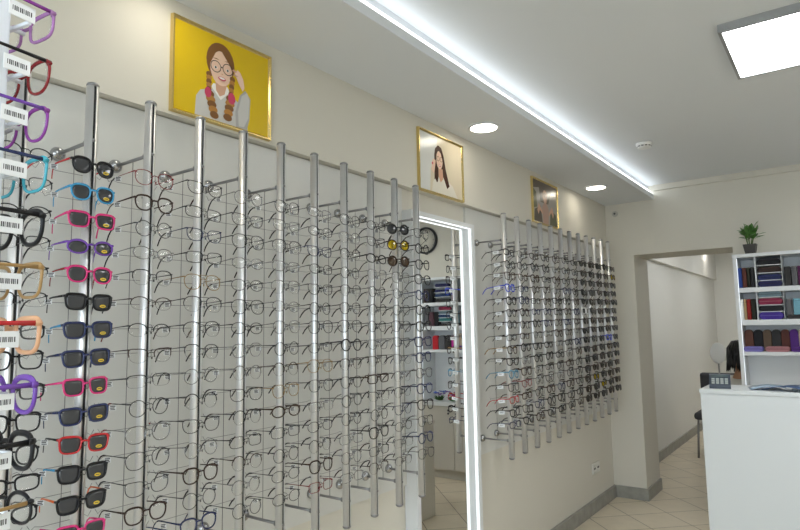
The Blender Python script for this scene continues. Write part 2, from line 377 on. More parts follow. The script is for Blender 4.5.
sh = [(TAU2, None), (TAU, [(0, 0), (1, 0), (1, 0.20), (0.78, 0.18), (0.70, 0.30), (0.62, 0.5), (0.30, 0.5), (0.26, 0.16), (0, 0.22)]), (GRN, [(0, 0.2), (0.14, 0.3), (0.16, 0.65), (0, 0.7)]),
      (TAU, ell(0.49, 0.30, 0.15, 0.20)), (TAU, [(0.02, 1), (0.06, 0.72), (0.30, 0.60), (0.36, 1)]), (GRN, [(0.66, 1), (0.70, 0.62), (0.93, 0.70), (0.98, 1)]),
      (MAUVE, [(0.38, 1), (0.36, 0.62), (0.44, 0.50), (0.56, 0.50), (0.63, 0.62), (0.60, 1)]), (SKIN2, ell(0.49, 0.32, 0.09, 0.19)), (SKIN, ell(0.475, 0.33, 0.06, 0.15)),
      (TAU, [(0.39, 0.26), (0.42, 0.13), (0.52, 0.11), (0.59, 0.26), (0.52, 0.18), (0.46, 0.18)]),
      (SKIN2, [(0.16, 0.72), (0.22, 0.54), (0.36, 0.70), (0.38, 0.80), (0.26, 0.70), (0.20, 0.82)]), (SKIN2, [(0.84, 0.72), (0.78, 0.52), (0.64, 0.70), (0.62, 0.80), (0.74, 0.68), (0.80, 0.82)])]
for cx in (0.455, 0.53): sh += [(INK, q) for q in arcring(cx, 0.31, 0.036, 0.05, 0.008)]
picture(3.922, 0.468, 2.560, 0.328, 'small gold framed dark portrait above the far rack, last on the wall', sh)

# ---------------------------------------------------------------- mirror with lit frame
MY0, MY1, MZ0, MZ1, MD = 2.42, 3.045, 0.02, 2.092, 0.042
t = empty('wall_mirror', (-0.03, (MY0+MY1)/2, MZ0), 'tall mirror with glowing white light frame on the wall between the two racks', 'mirror')
def rel(mb_args): return mb_args
oy, oz = (MY0+MY1)/2, MZ0
ft = 0.03
MB().box(0.0, 0.030, MY0-oy+ft, MY1-oy-ft, 0.02, MZ1-oz-0.024).obj('mirror_glass', M_MIRROR, t)
fm = MB()
fm.box(0.0, MD+0.03, MY0-oy, MY0-oy+ft, 0, MZ1-oz).box(0.0, MD+0.03, MY1-oy-ft, MY1-oy, 0, MZ1-oz)
fm.box(0.0, MD+0.03, MY0-oy+ft, MY1-oy-ft, MZ1-oz-0.024, MZ1-oz).box(0.0, MD+0.03, MY0-oy+ft, MY1-oy-ft, 0, 0.02)
fm.obj('frame', mat('mirror_frame_white', (0.72, 0.74, 0.76), 0.3), t)
def ledbar(*a):
    return MB().box(*a).obj('led_strip', M_LEDM, t)
ledbar(0.034+0.018, 0.034+0.032, MY1-oy-ft-0.003, MY1-oy-ft, 0.03, MZ1-oz-0.03)
ledbar(0.034+0.018, 0.034+0.032, MY0-oy+ft, MY0-oy+ft+0.003, 0.03, MZ1-oz-0.03)
ledbar(0.034+0.018, 0.034+0.032, MY0-oy+ft+0.004, MY1-oy-ft-0.004, MZ1-oz-0.027, MZ1-oz-0.024)

# ---------------------------------------------------------------- eyeglasses
def sgnpow(v, p): return math.copysign(abs(v)**p, v)
SHAPES = {  # half width, half height, exponent, taper, cat lift
    'round': (0.0225, 0.0215, 2.0, 0.0, 0.0),
    'oval': (0.0255, 0.0175, 2.1, 0.0, 0.0),
    'rectangular': (0.0265, 0.0165, 3.6, 0.04, 0.0),
    'square': (0.0255, 0.0205, 3.4, 0.10, 0.002),
    'panto': (0.0240, 0.0210, 2.5, 0.12, 0.0),
    'cat-eye': (0.0260, 0.0185, 2.6, 0.10, 0.006),
    'aviator': (0.0270, 0.0225, 2.5, 0.14, -0.003),
}
BR = 0.0095  # half bridge
def wrap(y): return -1.1*y*y
def outline(shape, side, n=30, t0=0, t1=2*PI, closed=True):
    a, b, ex, tp, cat = SHAPES[shape]; pts = []
    m = n if closed else n+1
    for k in range(m):
        th = t0+(t1-t0)*k/n
        y = a*sgnpow(math.cos(th), 2/ex); z = b*sgnpow(math.sin(th), 2/ex)
        y *= 1+tp*z/b
        if y > 0: z += cat*(y/a)**2*(1 if z > 0 else 0.4)
        pts.append((side*(y+a+BR), z))
    return pts
def rim(mb, pts, ra, rd, closed=True, seg=6, mi=0):
    m = len(pts); vs = []
    for i, (y, z) in enumerate(pts):
        p = pts[(i-1) % m] if closed or i > 0 else pts[i]; q = pts[(i+1) % m] if closed or i < m-1 else pts[i]
        ty, tz = q[0]-p[0], q[1]-p[1]; L = math.hypot(ty, tz) or 1; ny, nz = tz/L, -ty/L
        r_ = ra[i] if isinstance(ra, list) else ra
        for k in range(seg):
            th = 2*PI*(k+0.5)/seg
            o = r_*math.cos(th); d = rd*math.sin(th)
            vs.append((wrap(y)+d, y+ny*o, z+nz*o))
    fs = []
    for i in range(m if closed else m-1):
        j = (i+1) % m
        for k in range(seg): fs.append((i*seg+k, i*seg+(k+1) % seg, j*seg+(k+1) % seg, j*seg+k))
    if not closed: fs += [list(range(seg)), [(m-1)*seg+k for k in range(seg)]]
    mb.add(vs, fs, mi, True)
_cache = {}
def glasses_meshes(shape, style):
    key = (shape, style)
    if key in _cache: return _cache[key]
    a, b, ex, tp, cat = SHAPES[shape]
    f = MB(); W = 2*a+BR
    zt = b*0.62+max(cat, 0)
    if style == 'plastic': ra, rd = 0.0021, 0.0019
    elif style == 'bold': ra, rd = 0.0031, 0.0024
    elif style == 'child': ra, rd = 0.0025, 0.0022
    else: ra, rd = 0.0011, 0.0011
    for s in (-1, 1):
        o = outline(shape, s)
        if style == 'halfrim':
            top = outline(shape, s, 18, -0.15, PI+0.15, False)
            rim(f, top, 0.0014, 0.0014, False)
            bot = outline(shape, s, 14, PI+0.15, 2*PI-0.15, False)
            rim(f, bot, 0.00035, 0.0004, False, 4)
        elif style in ('plastic', 'bold', 'child'):
            rl = [ra*(1.0+0.35*max(0, z/b)) for y, z in o]
            rim(f, o, rl, rd)
        else: rim(f, o, ra, rd)
        # end piece
        yo = s*(W+0.0005); yi = s*(W*0.94)
        zz = zt
        f.tube([(wrap(W*0.93), s*W*0.93, zz), (wrap(W), s*(W+0.002), zz), (wrap(W)-0.007, s*(W+0.003), zz)], [ra*0.9+0.0004]*3, 6, r2=[ra*1.1+0.0007]*3)
        if style in ('metal', 'halfrim'):      # nose pads
            f.tube([(0.0, s*BR*1.0, -b*0.1), (-0.006, s*BR*0.95, -b*0.15), (-0.008, s*BR*0.75, -b*0.3)], 0.0004, 4)
            f.ball((-0.008, s*BR*0.72, -b*0.34), (0.0012, 0.0022, 0.0042), 8)
    # bridge
    zb = b*0.30
    if style in ('plastic', 'bold', 'child'):
        f.tube([(0, -BR-0.001, zb), (0.001, -BR*0.5, zb+0.0025), (0.001, BR*0.5, zb+0.0025), (0, BR+0.001, zb)], rd, 6, r2=ra*1.2)
    else:
        f.tube([(0, -BR-0.0005, zb-0.001), (0.0015, -BR*0.5, zb+0.0025), (0.0015, BR*0.5, zb+0.0025), (0, BR+0.0005, zb-0.001)], 0.0010, 6)
    if shape == 'aviator':
        f.tube([(0, -BR-0.006, b*0.9), (0.001, 0, b*0.92), (0, BR+0.006, b*0.9)], 0.0009, 6)
    lenses = []
    for s in (-1, 1):
        l = MB(); o = outline(shape, s, 26)
        cy = s*(a+BR); k0 = 0.985 if style not in ('plastic', 'bold', 'child') else 0.96
        n = len(o); vs = []
        for sc_, bul in ((1, 0), (0.62, 0.0007), (0.25, 0.0011)):
            for y, z in o:
                yy = cy+(y-cy)*k0*sc_; vs.append((wrap(yy)+bul, yy, z*k0*sc_))
        vs.append((wrap(cy)+0.0012, cy, 0))
        nf = len(vs); back = [(x-0.0013, y, z) for x, y, z in vs]
        fs = []
        for r_ in range(2):
            for i in range(n): fs.append((r_*n+i, r_*n+(i+1) % n, (r_+1)*n+(i+1) % n, (r_+1)*n+i))
        for i in range(n): fs.append((2*n+i, 2*n+(i+1) % n, 3*n))
        fs += [[q+nf for q in f_][::-1] for f_ in fs]
        for i in range(n): fs.append((i, nf+i, nf+(i+1) % n, (i+1) % n))
        l.add(vs+back, fs, 0, True)
        lenses.append(l.mesh('lens', M_CLEAR))
    temples = []; tips = []
    x0 = wrap(W)-0.004
    for s in (-1, 1):
        yo = s*(W+0.003)
        path = [(x0, yo, zt), (x0-0.03, yo, zt), (x0-0.070, yo-s*0.001, zt), (x0-0.103, yo-s*0.003, zt-0.001), (x0-0.119, yo-s*0.0045, zt-0.006), (x0-0.133, yo-s*0.006, zt-0.017), (x0-0.145, yo-s*0.0075, zt-0.032)]
        if style == 'child': path = [(x0, yo, zt), (x0-0.03, yo, zt), (x0-0.055, yo, zt), (x0-0.074, yo-s*0.001, zt-0.001), (x0-0.084, yo-s*0.002, zt-0.008), (x0-0.090, yo-s*0.003, zt-0.022), (x0-0.093, yo-s*0.004, zt-0.038)]
        tm = MB()
        if style in ('plastic', 'bold', 'child'):
            h = 0.0030 if style != 'plastic' else 0.0023
            tm.tube(path, [0.0013]*7, 6, r2=[h*1.25, h, h*0.85, h*0.8, h*0.85, h*0.95, h*0.9])
            tips.append(None)
        else:
            tm.tube(path[:4], [0.0008]*4, 5, r2=[0.0016, 0.0013, 0.0011, 0.0010])
            tp_ = MB(); tp_.tube([(path[3][0]+0.012, path[3][1], path[3][2]+0.0005)]+path[3:], [0.0012, 0.0016, 0.0018, 0.0019, 0.0017], 6, r2=[0.0015, 0.0020, 0.0024, 0.0026, 0.0022])
            tips.append(tp_.mesh('temple_tip', M_BLACK))
        temples.append(tm.mesh('temple', M_STEEL))
    tg = MB()
    ty = -(W+0.003); tx = x0-0.070
    tv = Matrix.Rotation(math.radians(-35), 4, 'Z')
    def tbox(x0_, x1_, u0, u1, w0, w1, mi):
        q = MB().box(x0_, x1_, u0, u1, w0, w1)
        tg.add([tv @ Vector(p)+Vector((tx, ty-0.004, zt)) for p in q.v], q.f, mi)
    tbox(-0.0003, 0.0003, -0.0085, 0.0085, -0.017, -0.0035, 0)
    for (u0, u1, w0, w1) in ((-0.0065, 0.0065, -0.0075, -0.0048), (-0.0065, 0.0045, -0.0118, -0.0090), (-0.006, 0.006, -0.0156, -0.0134)):
        tbox(-0.0005, 0.0005, u0, u1, w0, w1, 1)
    tb = MB(); tx2 = x0-0.045
    tb.box(tx2-0.019, tx2+0.019, ty-0.0022, ty-0.0015, zt-0.019, zt-0.001, 0)
    for (u0, u1, w0, w1) in ((-0.012, 0.012, -0.0075, -0.006), (-0.012, 0.006, -0.0115, -0.010)): tb.box(tx2+u0, tx2+u1, ty-0.0024, ty-0.0013, zt+w0, zt+w1, 1)
    tbm = tb.mesh('price_tag', [M_PAPER, M_PRINT])
    tgm = tg.mesh('price_tag', [M_PAPER, M_PRINT])
    st = MB(); cy = (a+BR)
    st.add([(wrap(cy)+0.0022, cy+0.008*math.cos(q)+0.001, -b*0.45+0.0042*math.sin(q)) for q in [2*PI*k/16 for k in range(16)]]+
           [(wrap(cy)-0.0003, cy+0.008*math.cos(q)+0.001, -b*0.45+0.0042*math.sin(q)) for q in [2*PI*k/16 for k in range(16)]],
           [list(range(16)), list(range(31, 15, -1))]+[(k, (k+1) % 16, 16+(k+1) % 16, 16+k) for k in range(16)], 0)
    st.box(wrap(cy)+0.0021, wrap(cy)+0.0024, cy-0.004, cy+0.006, -b*0.45-0.001, -b*0.45+0.001, 1)
    stm = st.mesh('sticker', [mat('sticker_yellow', (0.75, 0.52, 0.03), 0.5), M_PRINT])
    _cache[key] = (f.mesh('front_frame', M_BLACK), lenses, temples, tips, tgm, stm, tbm)
    return _cache[key]

COL = {
    'black': mat('frame_black', (0.010, 0.010, 0.012), 0.35, spec=0.3), 'silver': mat('frame_silver', (0.30, 0.30, 0.31), 0.25, 1.0),
    'grey metal': mat('frame_gunmetal', (0.07, 0.07, 0.075), 0.3, 1.0), 'gold': mat('frame_gold', (0.36, 0.24, 0.11), 0.3, 1.0),
    'dark brown': mat('frame_brown', (0.035, 0.017, 0.010), 0.4, spec=0.3), 'red': mat('frame_red', (0.50, 0.025, 0.03), 0.25), 'blue': mat('frame_blue', (0.05, 0.30, 0.55), 0.25),
    'pink': mat('frame_pink', (0.66, 0.04, 0.20), 0.25), 'purple': mat('frame_purple', (0.16, 0.06, 0.38), 0.25), 'navy': mat('frame_navy', (0.02, 0.03, 0.10), 0.25),
    'bright blue': mat('frame_royal', (0.06, 0.10, 0.65), 0.25), 'light blue': mat('frame_lightblue', (0.16, 0.36, 0.52), 0.25), 'white': mat('frame_white', (0.75, 0.75, 0.75), 0.3),
    'orange': mat('frame_orange', (0.65, 0.12, 0.02), 0.3), 'tan': mat('frame_tan', (0.36, 0.22, 0.08), 0.3), 'peach': mat('frame_peach', (0.66, 0.36, 0.20), 0.3),
    'clear grey': clear_mat('frame_clear', (0.55, 0.56, 0.57), 0.12, 0.6), 'lilac': mat('frame_lilac', (0.36, 0.16, 0.40), 0.25), 'violet': mat('frame_violet', (0.24, 0.04, 0.30), 0.25), 'teal': mat('frame_teal', (0.05, 0.36, 0.46), 0.2),
    'tortoise': mat('frame_tortoise', (0.04, 0.018, 0.007), 0.35, spec=0.3, noise=(200, 0.8)), 'dark red': mat('frame_darkred', (0.22, 0.008, 0.012), 0.25),
}
LENS = {'clear': M_CLEAR, 'grey': mat('lens_grey', (0.045, 0.046, 0.05), 0.08, spec=0.6), 'dark': mat('lens_dark', (0.024, 0.026, 0.030), 0.06, spec=0.6), 'brown': mat('lens_brown', (0.05, 0.028, 0.014), 0.06, spec=0.6),
        'yellow': clear_mat('lens_yellow', (0.90, 0.76, 0.06), 0.08, 0.6)}
def glasses(name, loc, shape, style, col, label, group, lens='clear', temple=None, tip='black', rot=(0, 0, 0), tagged=True, sticker=False, tips=True):
    fr, le, te, ti, tgm, stm, tbm = glasses_meshes(shape, style)
    r = empty(name, loc, label, name.replace('_', ' '), group); r.rotation_euler = rot
    c = COL[col]; tc = COL[temple] if temple else c
    inst('front_frame', fr, r, m=c)
    for l in le:
        o = inst('lens', l, r, m=LENS[lens])
    for tm, tp in zip(te, ti):
        o = inst('temple', tm, r, m=tc)
        if temple: o['label'] = temple+' temple'
        if tp and tips:
            q = inst('temple_tip', tp, o, m=COL[tip])
        elif tp:
            o2 = inst('temple_tip', tp, o, m=COL[tip])
    if tagged: inst('price_tag', tbm if tagged == 'big' else tgm, r)
    if sticker: inst('sticker', stm, r)['label'] = 'yellow oval sticker'
    return r

# ---------------------------------------------------------------- display poles
AX, ZT, ZBm = 0.17, 2.160, 0.771
def pole_mesh():
    R = 0.0155; g = 0.0035
    prof = []
    n = 22; a0 = math.asin(g/R)
    for k in range(n+1):
        th = a0+(2*PI-2*a0)*k/n; prof.append((R*math.cos(th), R*math.sin(th)))
    prof += [(R*0.45, -g), (R*0.45, g)]
    b = MB(); m = len(prof)
    H = ZT-0.006-ZBm-0.006
    vs = [(x, y, 0) for x, y in prof]+[(x, y, H) for x, y in prof]
    b.add(vs, [(i, (i+1) % m, m+(i+1) % m, m+i) for i in range(m)]+[list(range(m))[::-1], list(range(m, 2*m))], 0, False)
    for f in range(n): b.sm[f] = True
    me = b.mesh('pole_tube', M_CHROME)
    cap = MB().lathe([(0.0160, 0), (0.0160, 0.004), (0.0135, 0.0085), (0.008, 0.011), (0.002, 0.012)], n=20).mesh('end_cap', M_STEEL)
    slot = MB().box(R*0.45, R*0.80, -g*0.95, g*0.95, 0.001, H-0.001).mesh('slot_insert', M_SLOT)
    return me, cap, slot, H
PM_, CAPM, SLOTM, PH = pole_mesh()
hk = MB().tube([(0.011, 0, 0.008), (0.030, 0.0, 0.008), (0.0335, 0, 0.005), (0.0335, 0, -0.006), (0.030, 0, -0.009), (0.011, 0, -0.009)], 0.0009, 6)
HOOKM = hk.mesh('hook', M_WIRE)
rs = MB()
rs.tube([(-0.085, -0.078, 0.010), (-0.085, -0.070, -0.003), (-0.085, -0.060, 0.004), (-0.085, -0.045, 0), (-0.085, 0.045, 0), (-0.085, 0.060, 0.004), (-0.085, 0.070, -0.003), (-0.085, 0.078, 0.010)], 0.0008, 5)
RESTM = rs.mesh('temple_rest', M_WIRE)
so = MB().tube([(-0.182, 0, 0), (-0.012, 0, 0)], 0.0050, 12)
so.lathe([(0.0085, -0.024), (0.0085, -0.012)], axis='x', n=12)
STANDM = so.mesh('standoff', M_STEEL)
ROSM = MB().lathe([(0.0195, -0.188), (0.0205, -0.182), (0.019, -0.176), (0.014, -0.170), (0.0075, -0.166)], axis='x', n=20).mesh('rosette', M_ROS)
KNOBM = MB().lathe([(0.0045, 0.012), (0.0045, 0.0168), (0.003, 0.0185)], axis='x', n=10).mesh('screw', M_STEEL)
SPACE = 0.0693
def pole(x, y, dz, label, group, rows, detail=True):
    t = empty('display_pole', (x, y, ZBm+dz), label, 'display pole', group)
    inst('pole_tube', PM_, t, (0, 0, 0.006)); inst('slot_insert', SLOTM, t, (0, 0, 0.006))
    inst('end_cap', CAPM, t, (0, 0, 0.006+PH-0.0001+0)); inst('end_cap', CAPM, t, (0, 0, 0.0061), (PI, 0, 0))
    for z in (0.868, 2.006):
        o = inst('standoff', STANDM, t, (0, 0, z-ZBm)); inst('rosette', ROSM, o)
        inst('screw', KNOBM, t, (0, 0, z-ZBm))
    rod = MB().tube([(-0.085, 0, 0.868-ZBm), (-0.085, 0, 2.006-ZBm)], 0.0011, 6).mesh('support_rod', M_WIRE) if 'rod' not in _cache else _cache['rod']
    _cache['rod'] = rod
    inst('support_rod', rod, t)
    if detail:
        for i in range(15):
            z = 1.930-SPACE*i-ZBm
            inst('hook', HOOKM, t, (0, 0, z+0.004)); inst('temple_rest', RESTM, t, (0, 0, z+0.003))
    return t
YA0, SA, YB0, SB, TILT = 0.6066, 0.1664, 3.1662, 0.1748, 0.0034

DESC = lambda col, shape, style: {'metal': f'thin {col} {shape}', 'halfrim': f'half-rim {col} {shape}', 'child': f'{col} {shape}', 'plastic': f'{col} {shape}', 'bold': f'bold {col} {shape}'}[style]
def rowname(i): return 'top' if i == 0 else ('lowest' if i == 14 else ORD[i])
rnd = random.Random(11)
# --- left rack: eleven poles
SUN1 = [('panto', 'child', 'black', 'red'), ('panto', 'child', 'blue', None), ('square', 'child', 'pink', None), ('oval', 'child', 'purple', None), ('panto', 'child', 'pink', 'dark red'),
        ('square', 'child', 'black', None), ('square', 'child', 'navy', 'blue'), ('square', 'child', 'navy', None), ('square', 'child', 'pink', None), ('square', 'child', 'navy', None), ('square', 'child', 'red', 'black'),
        ('square', 'child', 'black', 'blue'), ('square', 'child', 'black', 'orange'), ('square', 'child', 'pink', None), ('square', 'child', 'black', None)]
def jit(r, s=1.0): return (math.radians(r.gauss(0, 1.2))*s, math.radians(r.gauss(-3.2, 1.3))*s, math.radians(r.gauss(0, 2.0))*s)
for p in range(11):
    y = YA0+SA*p
    pole(AX, y, 0, f'slim aluminium display pole, {ORD[p]} from the left on the rack left of the mirror', 'display poles of the left rack', 15)
    for i in range(15):
        z = 1.930-SPACE*i
        where = f'{rowname(i)} row of {ORD[p]} pole, rack left of mirror'
        loc = (0.2015+rnd.uniform(-0.002, 0.002), y+rnd.uniform(-0.003, 0.003), z+rnd.uniform(-0.003, 0.003))
        if p == 1:
            sh_, st_, c_, t_ = SUN1[i]
            lab = f'{c_} {sh_} sunglasses' + (f' with {t_} temples' if t_ else '')
            glasses('sunglasses', (loc[0], y-0.004, z), sh_, st_, c_, f'{lab}, {rowname(i)} row of second pole, rack left of mirror', 'sunglasses on the left rack', 'grey', t_, rot=jit(rnd, 1.2), sticker=True).scale = (0.95, 0.95, 0.95)
            continue
        if p == 9 and i < 3:
            c_, ln = (('black', 'dark'), ('dark brown', 'yellow'), ('dark brown', 'brown'))[i]
            glasses('sunglasses', (0.205, y-0.022, z), 'round', 'plastic', c_, f'{ln}-lensed round sunglasses, {where}', 'sunglasses on the left rack', ln, rot=(0, math.radians(-3), math.radians(-20)))
            continue
        if p == 0:
            if i < 6: sh_, st_, c_ = ('oval', 'rectangular')[i % 2], 'halfrim', 'black'
            else: sh_, st_, c_ = rnd.choice(('rectangular', 'square', 'panto')), 'plastic', rnd.choice(('black', 'black', 'tortoise'))
        elif p == 10:
            sh_, st_, c_ = rnd.choice(('round', 'panto', 'panto', 'square')), rnd.choice(('plastic', 'plastic', 'metal')), rnd.choice(('black', 'black', 'navy', 'grey metal'))
            if c_ == 'grey metal': st_ = 'metal'
        else:
            k = rnd.random()
            sh_ = rnd.choice(('round', 'round', 'panto', 'oval', 'rectangular', 'aviator', 'cat-eye'))
            if k < 0.50: st_, c_ = 'metal', rnd.choice(('silver', 'silver', 'grey metal', 'grey metal', 'black', 'gold' if rnd.random() < 0.4 else 'silver'))
            elif k < 0.76: st_, c_ = 'halfrim', rnd.choice(('black', 'grey metal', 'silver', 'dark brown'))
            elif k < 0.90: st_, c_ = 'plastic', rnd.choice(('black', 'black', 'tortoise', 'dark brown', 'clear grey', 'navy'))
            else: st_, c_ = 'metal', rnd.choice(('dark red', 'black', 'black', 'navy'))
        if st_ in ('plastic', 'bold', 'child') and sh_ == 'aviator': sh_ = 'panto'
        tpc = rnd.choice(('black', 'black', 'black', 'black', 'dark brown', 'dark red' if p in (0, 2) else 'black'))
        if p == 0 and i == 0: tpc = 'red'
        glasses('eyeglasses', loc, sh_, st_, c_, f'{DESC(c_, sh_, st_)} eyeglasses, {where}', 'eyeglasses on the left rack', 'clear', None, tpc, rot=jit(rnd))
# --- far rack: twelve poles
for p in range(12):
    y = YB0+SB*p; dz = TILT*p
    pole(AX, y, dz-0.0, f'slim aluminium display pole, {ORD[p]} from the mirror on the rack right of the mirror', 'display poles of the far rack', 15, p < 3)
    for i in range(15):
        z = 1.930-SPACE*i+dz
        where = f'{rowname(i)} row of {ORD[p]} pole, rack right of mirror'
        loc = (0.2015+rnd.uniform(-0.002, 0.002), y+rnd.uniform(-0.003, 0.003), z+rnd.uniform(-0.003, 0.003))
        if p >= 7:
            c_, ln, st_ = rnd.choice(('black', 'black', 'black', 'black', 'black', 'dark brown', 'tortoise')), 'dark', 'bold'
            sh_ = rnd.choice(('square', 'panto', 'cat-eye', 'aviator', 'round'))
            if rnd.random() < 0.08: ln = 'brown'
            if (p, i) == (11, 1): ln = 'yellow'
            if (p, i) == (7, 5): c_ = 'white'
            if (p, i) == (10, 8): c_ = 'bright blue'
            if (p, i) == (8, 12) or (p, i) == (9, 13): ln = 'yellow'
            glasses('sunglasses', loc, sh_, st_, c_, f'{c_} {sh_} sunglasses with {ln} lenses, {where}', 'sunglasses on the far rack', ln, rot=jit(rnd), tagged='big')
            continue
        sh_ = rnd.choice(('panto', 'square', 'rectangular', 'round', 'cat-eye'))
        k = rnd.random()
        if k < 0.66: st_, c_ = rnd.choice(('bold', 'plastic', 'bold')), rnd.choice(('black', 'black', 'black', 'black', 'black', 'navy', 'tortoise', 'dark brown'))
        elif k < 0.8: st_, c_ = 'metal', rnd.choice(('black', 'grey metal'))
        elif k < 0.9: st_, c_ = 'bold', rnd.choice(('black', 'navy', 'dark brown'))
        else: st_, c_ = 'plastic', rnd.choice(('dark red', 'black', 'clear grey', 'tan', 'dark brown'))
        t_ = None
        if p == 0:
            sp = {3: ('square', 'bold', 'bright blue', None), 5: ('panto', 'plastic', 'black', None), 7: ('rectangular', 'plastic', 'black', None), 8: ('panto', 'bold', 'dark brown', 'tan'), 10: ('panto', 'bold', 'light blue', None), 12: ('rectangular', 'plastic', 'red', None)}
            if i in sp: sh_, st_, c_, t_ = sp[i]
            elif st_ == 'metal': st_ = 'plastic'; c_ = 'black'
        lab = DESC(c_, sh_, st_)
        glasses('eyeglasses', loc, sh_, st_, c_, f'{lab} eyeglasses, {where}', 'eyeglasses on the far rack', 'clear', t_, rot=jit(rnd), tagged='big')

# ---------------------------------------------------------------- floor stand of children's frames close to the camera
TX, TY = 0.887, 0.322
t = empty('display_stand', (TX, TY, 0), 'white acrylic display stand of small frames at the left edge', 'display stand')
ang = math.radians(10)
ex = Vector((math.cos(ang), math.sin(ang), 0)); ey = Vector((-math.sin(ang), math.cos(ang), 0))
t.rotation_euler = (0, 0, ang)
MB().rbox(-0.017, 0.015, -0.040, -0.022, 0.03, 2.12, 0.003).obj('post', M_ACRYL, t)
MB().lathe([(0.20, 0), (0.20, 0.012), (0.19, 0.02), (0.03, 0.03), (0.02, 0.045)], c=(0, -0.031, 0), n=36).obj('base', M_STEEL, t)
pegm = MB().tube([(0, -0.024, 0), (0, 0.004, 0)], 0.003, 8)
pegm.rbox(-0.036, 0.036, -0.014, -0.009, -0.0025, 0.0025, 0.001)
pegm = pegm.mesh('peg', M_ACRYL)
KID = [(1.897, 'rectangular', 'plastic', 'lilac', 'violet'), (1.831, 'panto', 'plastic', 'dark red', 'black'), (1.769, 'panto', 'plastic', 'violet', 'purple'), (1.703, 'square', 'plastic', 'teal', 'navy'),
       (1.636, 'panto', 'bold', 'black', None), (1.570, 'square', 'plastic', 'tan', None), (1.503, 'square', 'bold', 'peach', 'red'), (1.432, 'panto', 'bold', 'purple', None), (1.366, 'panto', 'bold', 'black', None), (1.300, 'oval', 'plastic', 'black', 'tan'), (1.234, 'oval', 'plastic', 'pink', None)]
bigtag = MB().rbox(-0.0008, 0.0008, -0.064, -0.032, -0.0095, 0.0095, 0.0007, 0)
for k in range(11):
    a0 = -0.060+k*0.0022; bigtag.box(-0.0010, 0.0010, a0, a0+(0.0014 if k % 3 else 0.0008), -0.003, 0.003, 1)
bigtag = bigtag.mesh('hang_tag', [M_PAPER, M_PRINT])
for i, (z, sh_, st_, c_, t_) in enumerate(KID):
    inst('peg', pegm, t, (0, 0, z))
    lab = f'{c_} {sh_} child eyeglasses' + (f' with {t_} temples' if t_ else '') + f', {ORD[i] if i else "top"} on the stand at left edge'
    g = glasses('eyeglasses', Vector((TX, TY, z))+ey*0.006, sh_, st_, c_, lab, 'frames on the near stand', 'clear', t_, rot=(0, 0, ang+PI/2), tagged=False)
    a, b_, _, _, cat = SHAPES[sh_]
    o = inst('hang_tag', bigtag, g, (0, 0, 0), (0, 0, PI/2)); o.location = (0.005, -(2*a+BR-0.001), -0.004); o.rotation_euler = (0, 0, -PI/2)

# ---------------------------------------------------------------- counter
CX0, CY0 = 1.064, 3.655
t = empty('reception_counter', (CX0, CY0, 0), 'white reception counter with a raised front ledge', 'counter')
MB().rbox(0, 1.9, 0, 0.02, 0.0, 1.128, 0.002).obj('front_panel', M_WHITE2, t)
MB().rbox(-0.004, 1.904, -0.004, 0.33, 1.128, 1.15, 0.002).obj('ledge', M_WHITE2, t)
MB().box(0, 0.02, 0.02, 0.33, 0, 1.128).box(0, 0.02, 0.33, 0.60, 0, 0.722).obj('side_panel', M_CREAM, t)
MB().box(1.88, 1.90, 0.02, 0.33, 0, 1.128).box(1.88, 1.90, 0.33, 0.60, 0, 0.722).obj('side_panel', M_CREAM, t)
MB().rbox(0.0, 1.9, 0.022, 0.62, 0.722, 0.75, 0.002).obj('desk_top', M_CREAM, t)
t = empty('payment_terminal', (CX0+0.082, CY0+0.115, 1.15), 'dark blue card payment terminal on the counter ledge', 'card terminal', rz=math.radians(8))
M_POS = mat('terminal_blue_grey', (0.035, 0.05, 0.075), 0.4)
b = MB().prism([(-0.055, 0.0), (0.055, 0.0), (0.055, 0.055), (0.045, 0.072), (0.025, 0.07), (-0.050, 0.022), (-0.056, 0.012)], 'x', -0.052, 0.052)
b.obj('body', M_POS, t)
def slope(u, v, h):   # point on the sloping face: u across, v along (0..1)
    p = Vector((u, -0.050+0.075*v, 0.022+0.048*v)); return p+Vector((0, -0.539, 0.842))*h
def plate(u0, u1, v0, v1, h):
    vs = [slope(u, v, q) for q in (0.0002, h) for u, v in ((u0, v0), (u1, v0), (u1, v1), (u0, v1))]
    return vs, [(3, 2, 1, 0), (4, 5, 6, 7), (0, 1, 5, 4), (1, 2, 6, 5), (2, 3, 7, 6), (3, 0, 4, 7)]
MB().add(*plate(-0.040, 0.040, 0.70, 0.96, 0.002)).obj('screen', mat('terminal_screen', (0.09, 0.12, 0.13), 0.15), t)
M_KEY = mat('terminal_keys', (0.42, 0.46, 0.44), 0.5)
for r_ in range(3):
    for k in range(4): MB().add(*plate(-0.040+k*0.0215, -0.040+k*0.0215+0.015, 0.06+r_*0.2, 0.19+r_*0.2, 0.003)).obj('key', M_KEY, t)
M_BRO = [mat('brochure_blue', (0.30, 0.40, 0.52), 0.35), mat('brochure_white', (0.72, 0.75, 0.78), 0.4), mat('brochure_navy', (0.06, 0.10, 0.20), 0.35)]
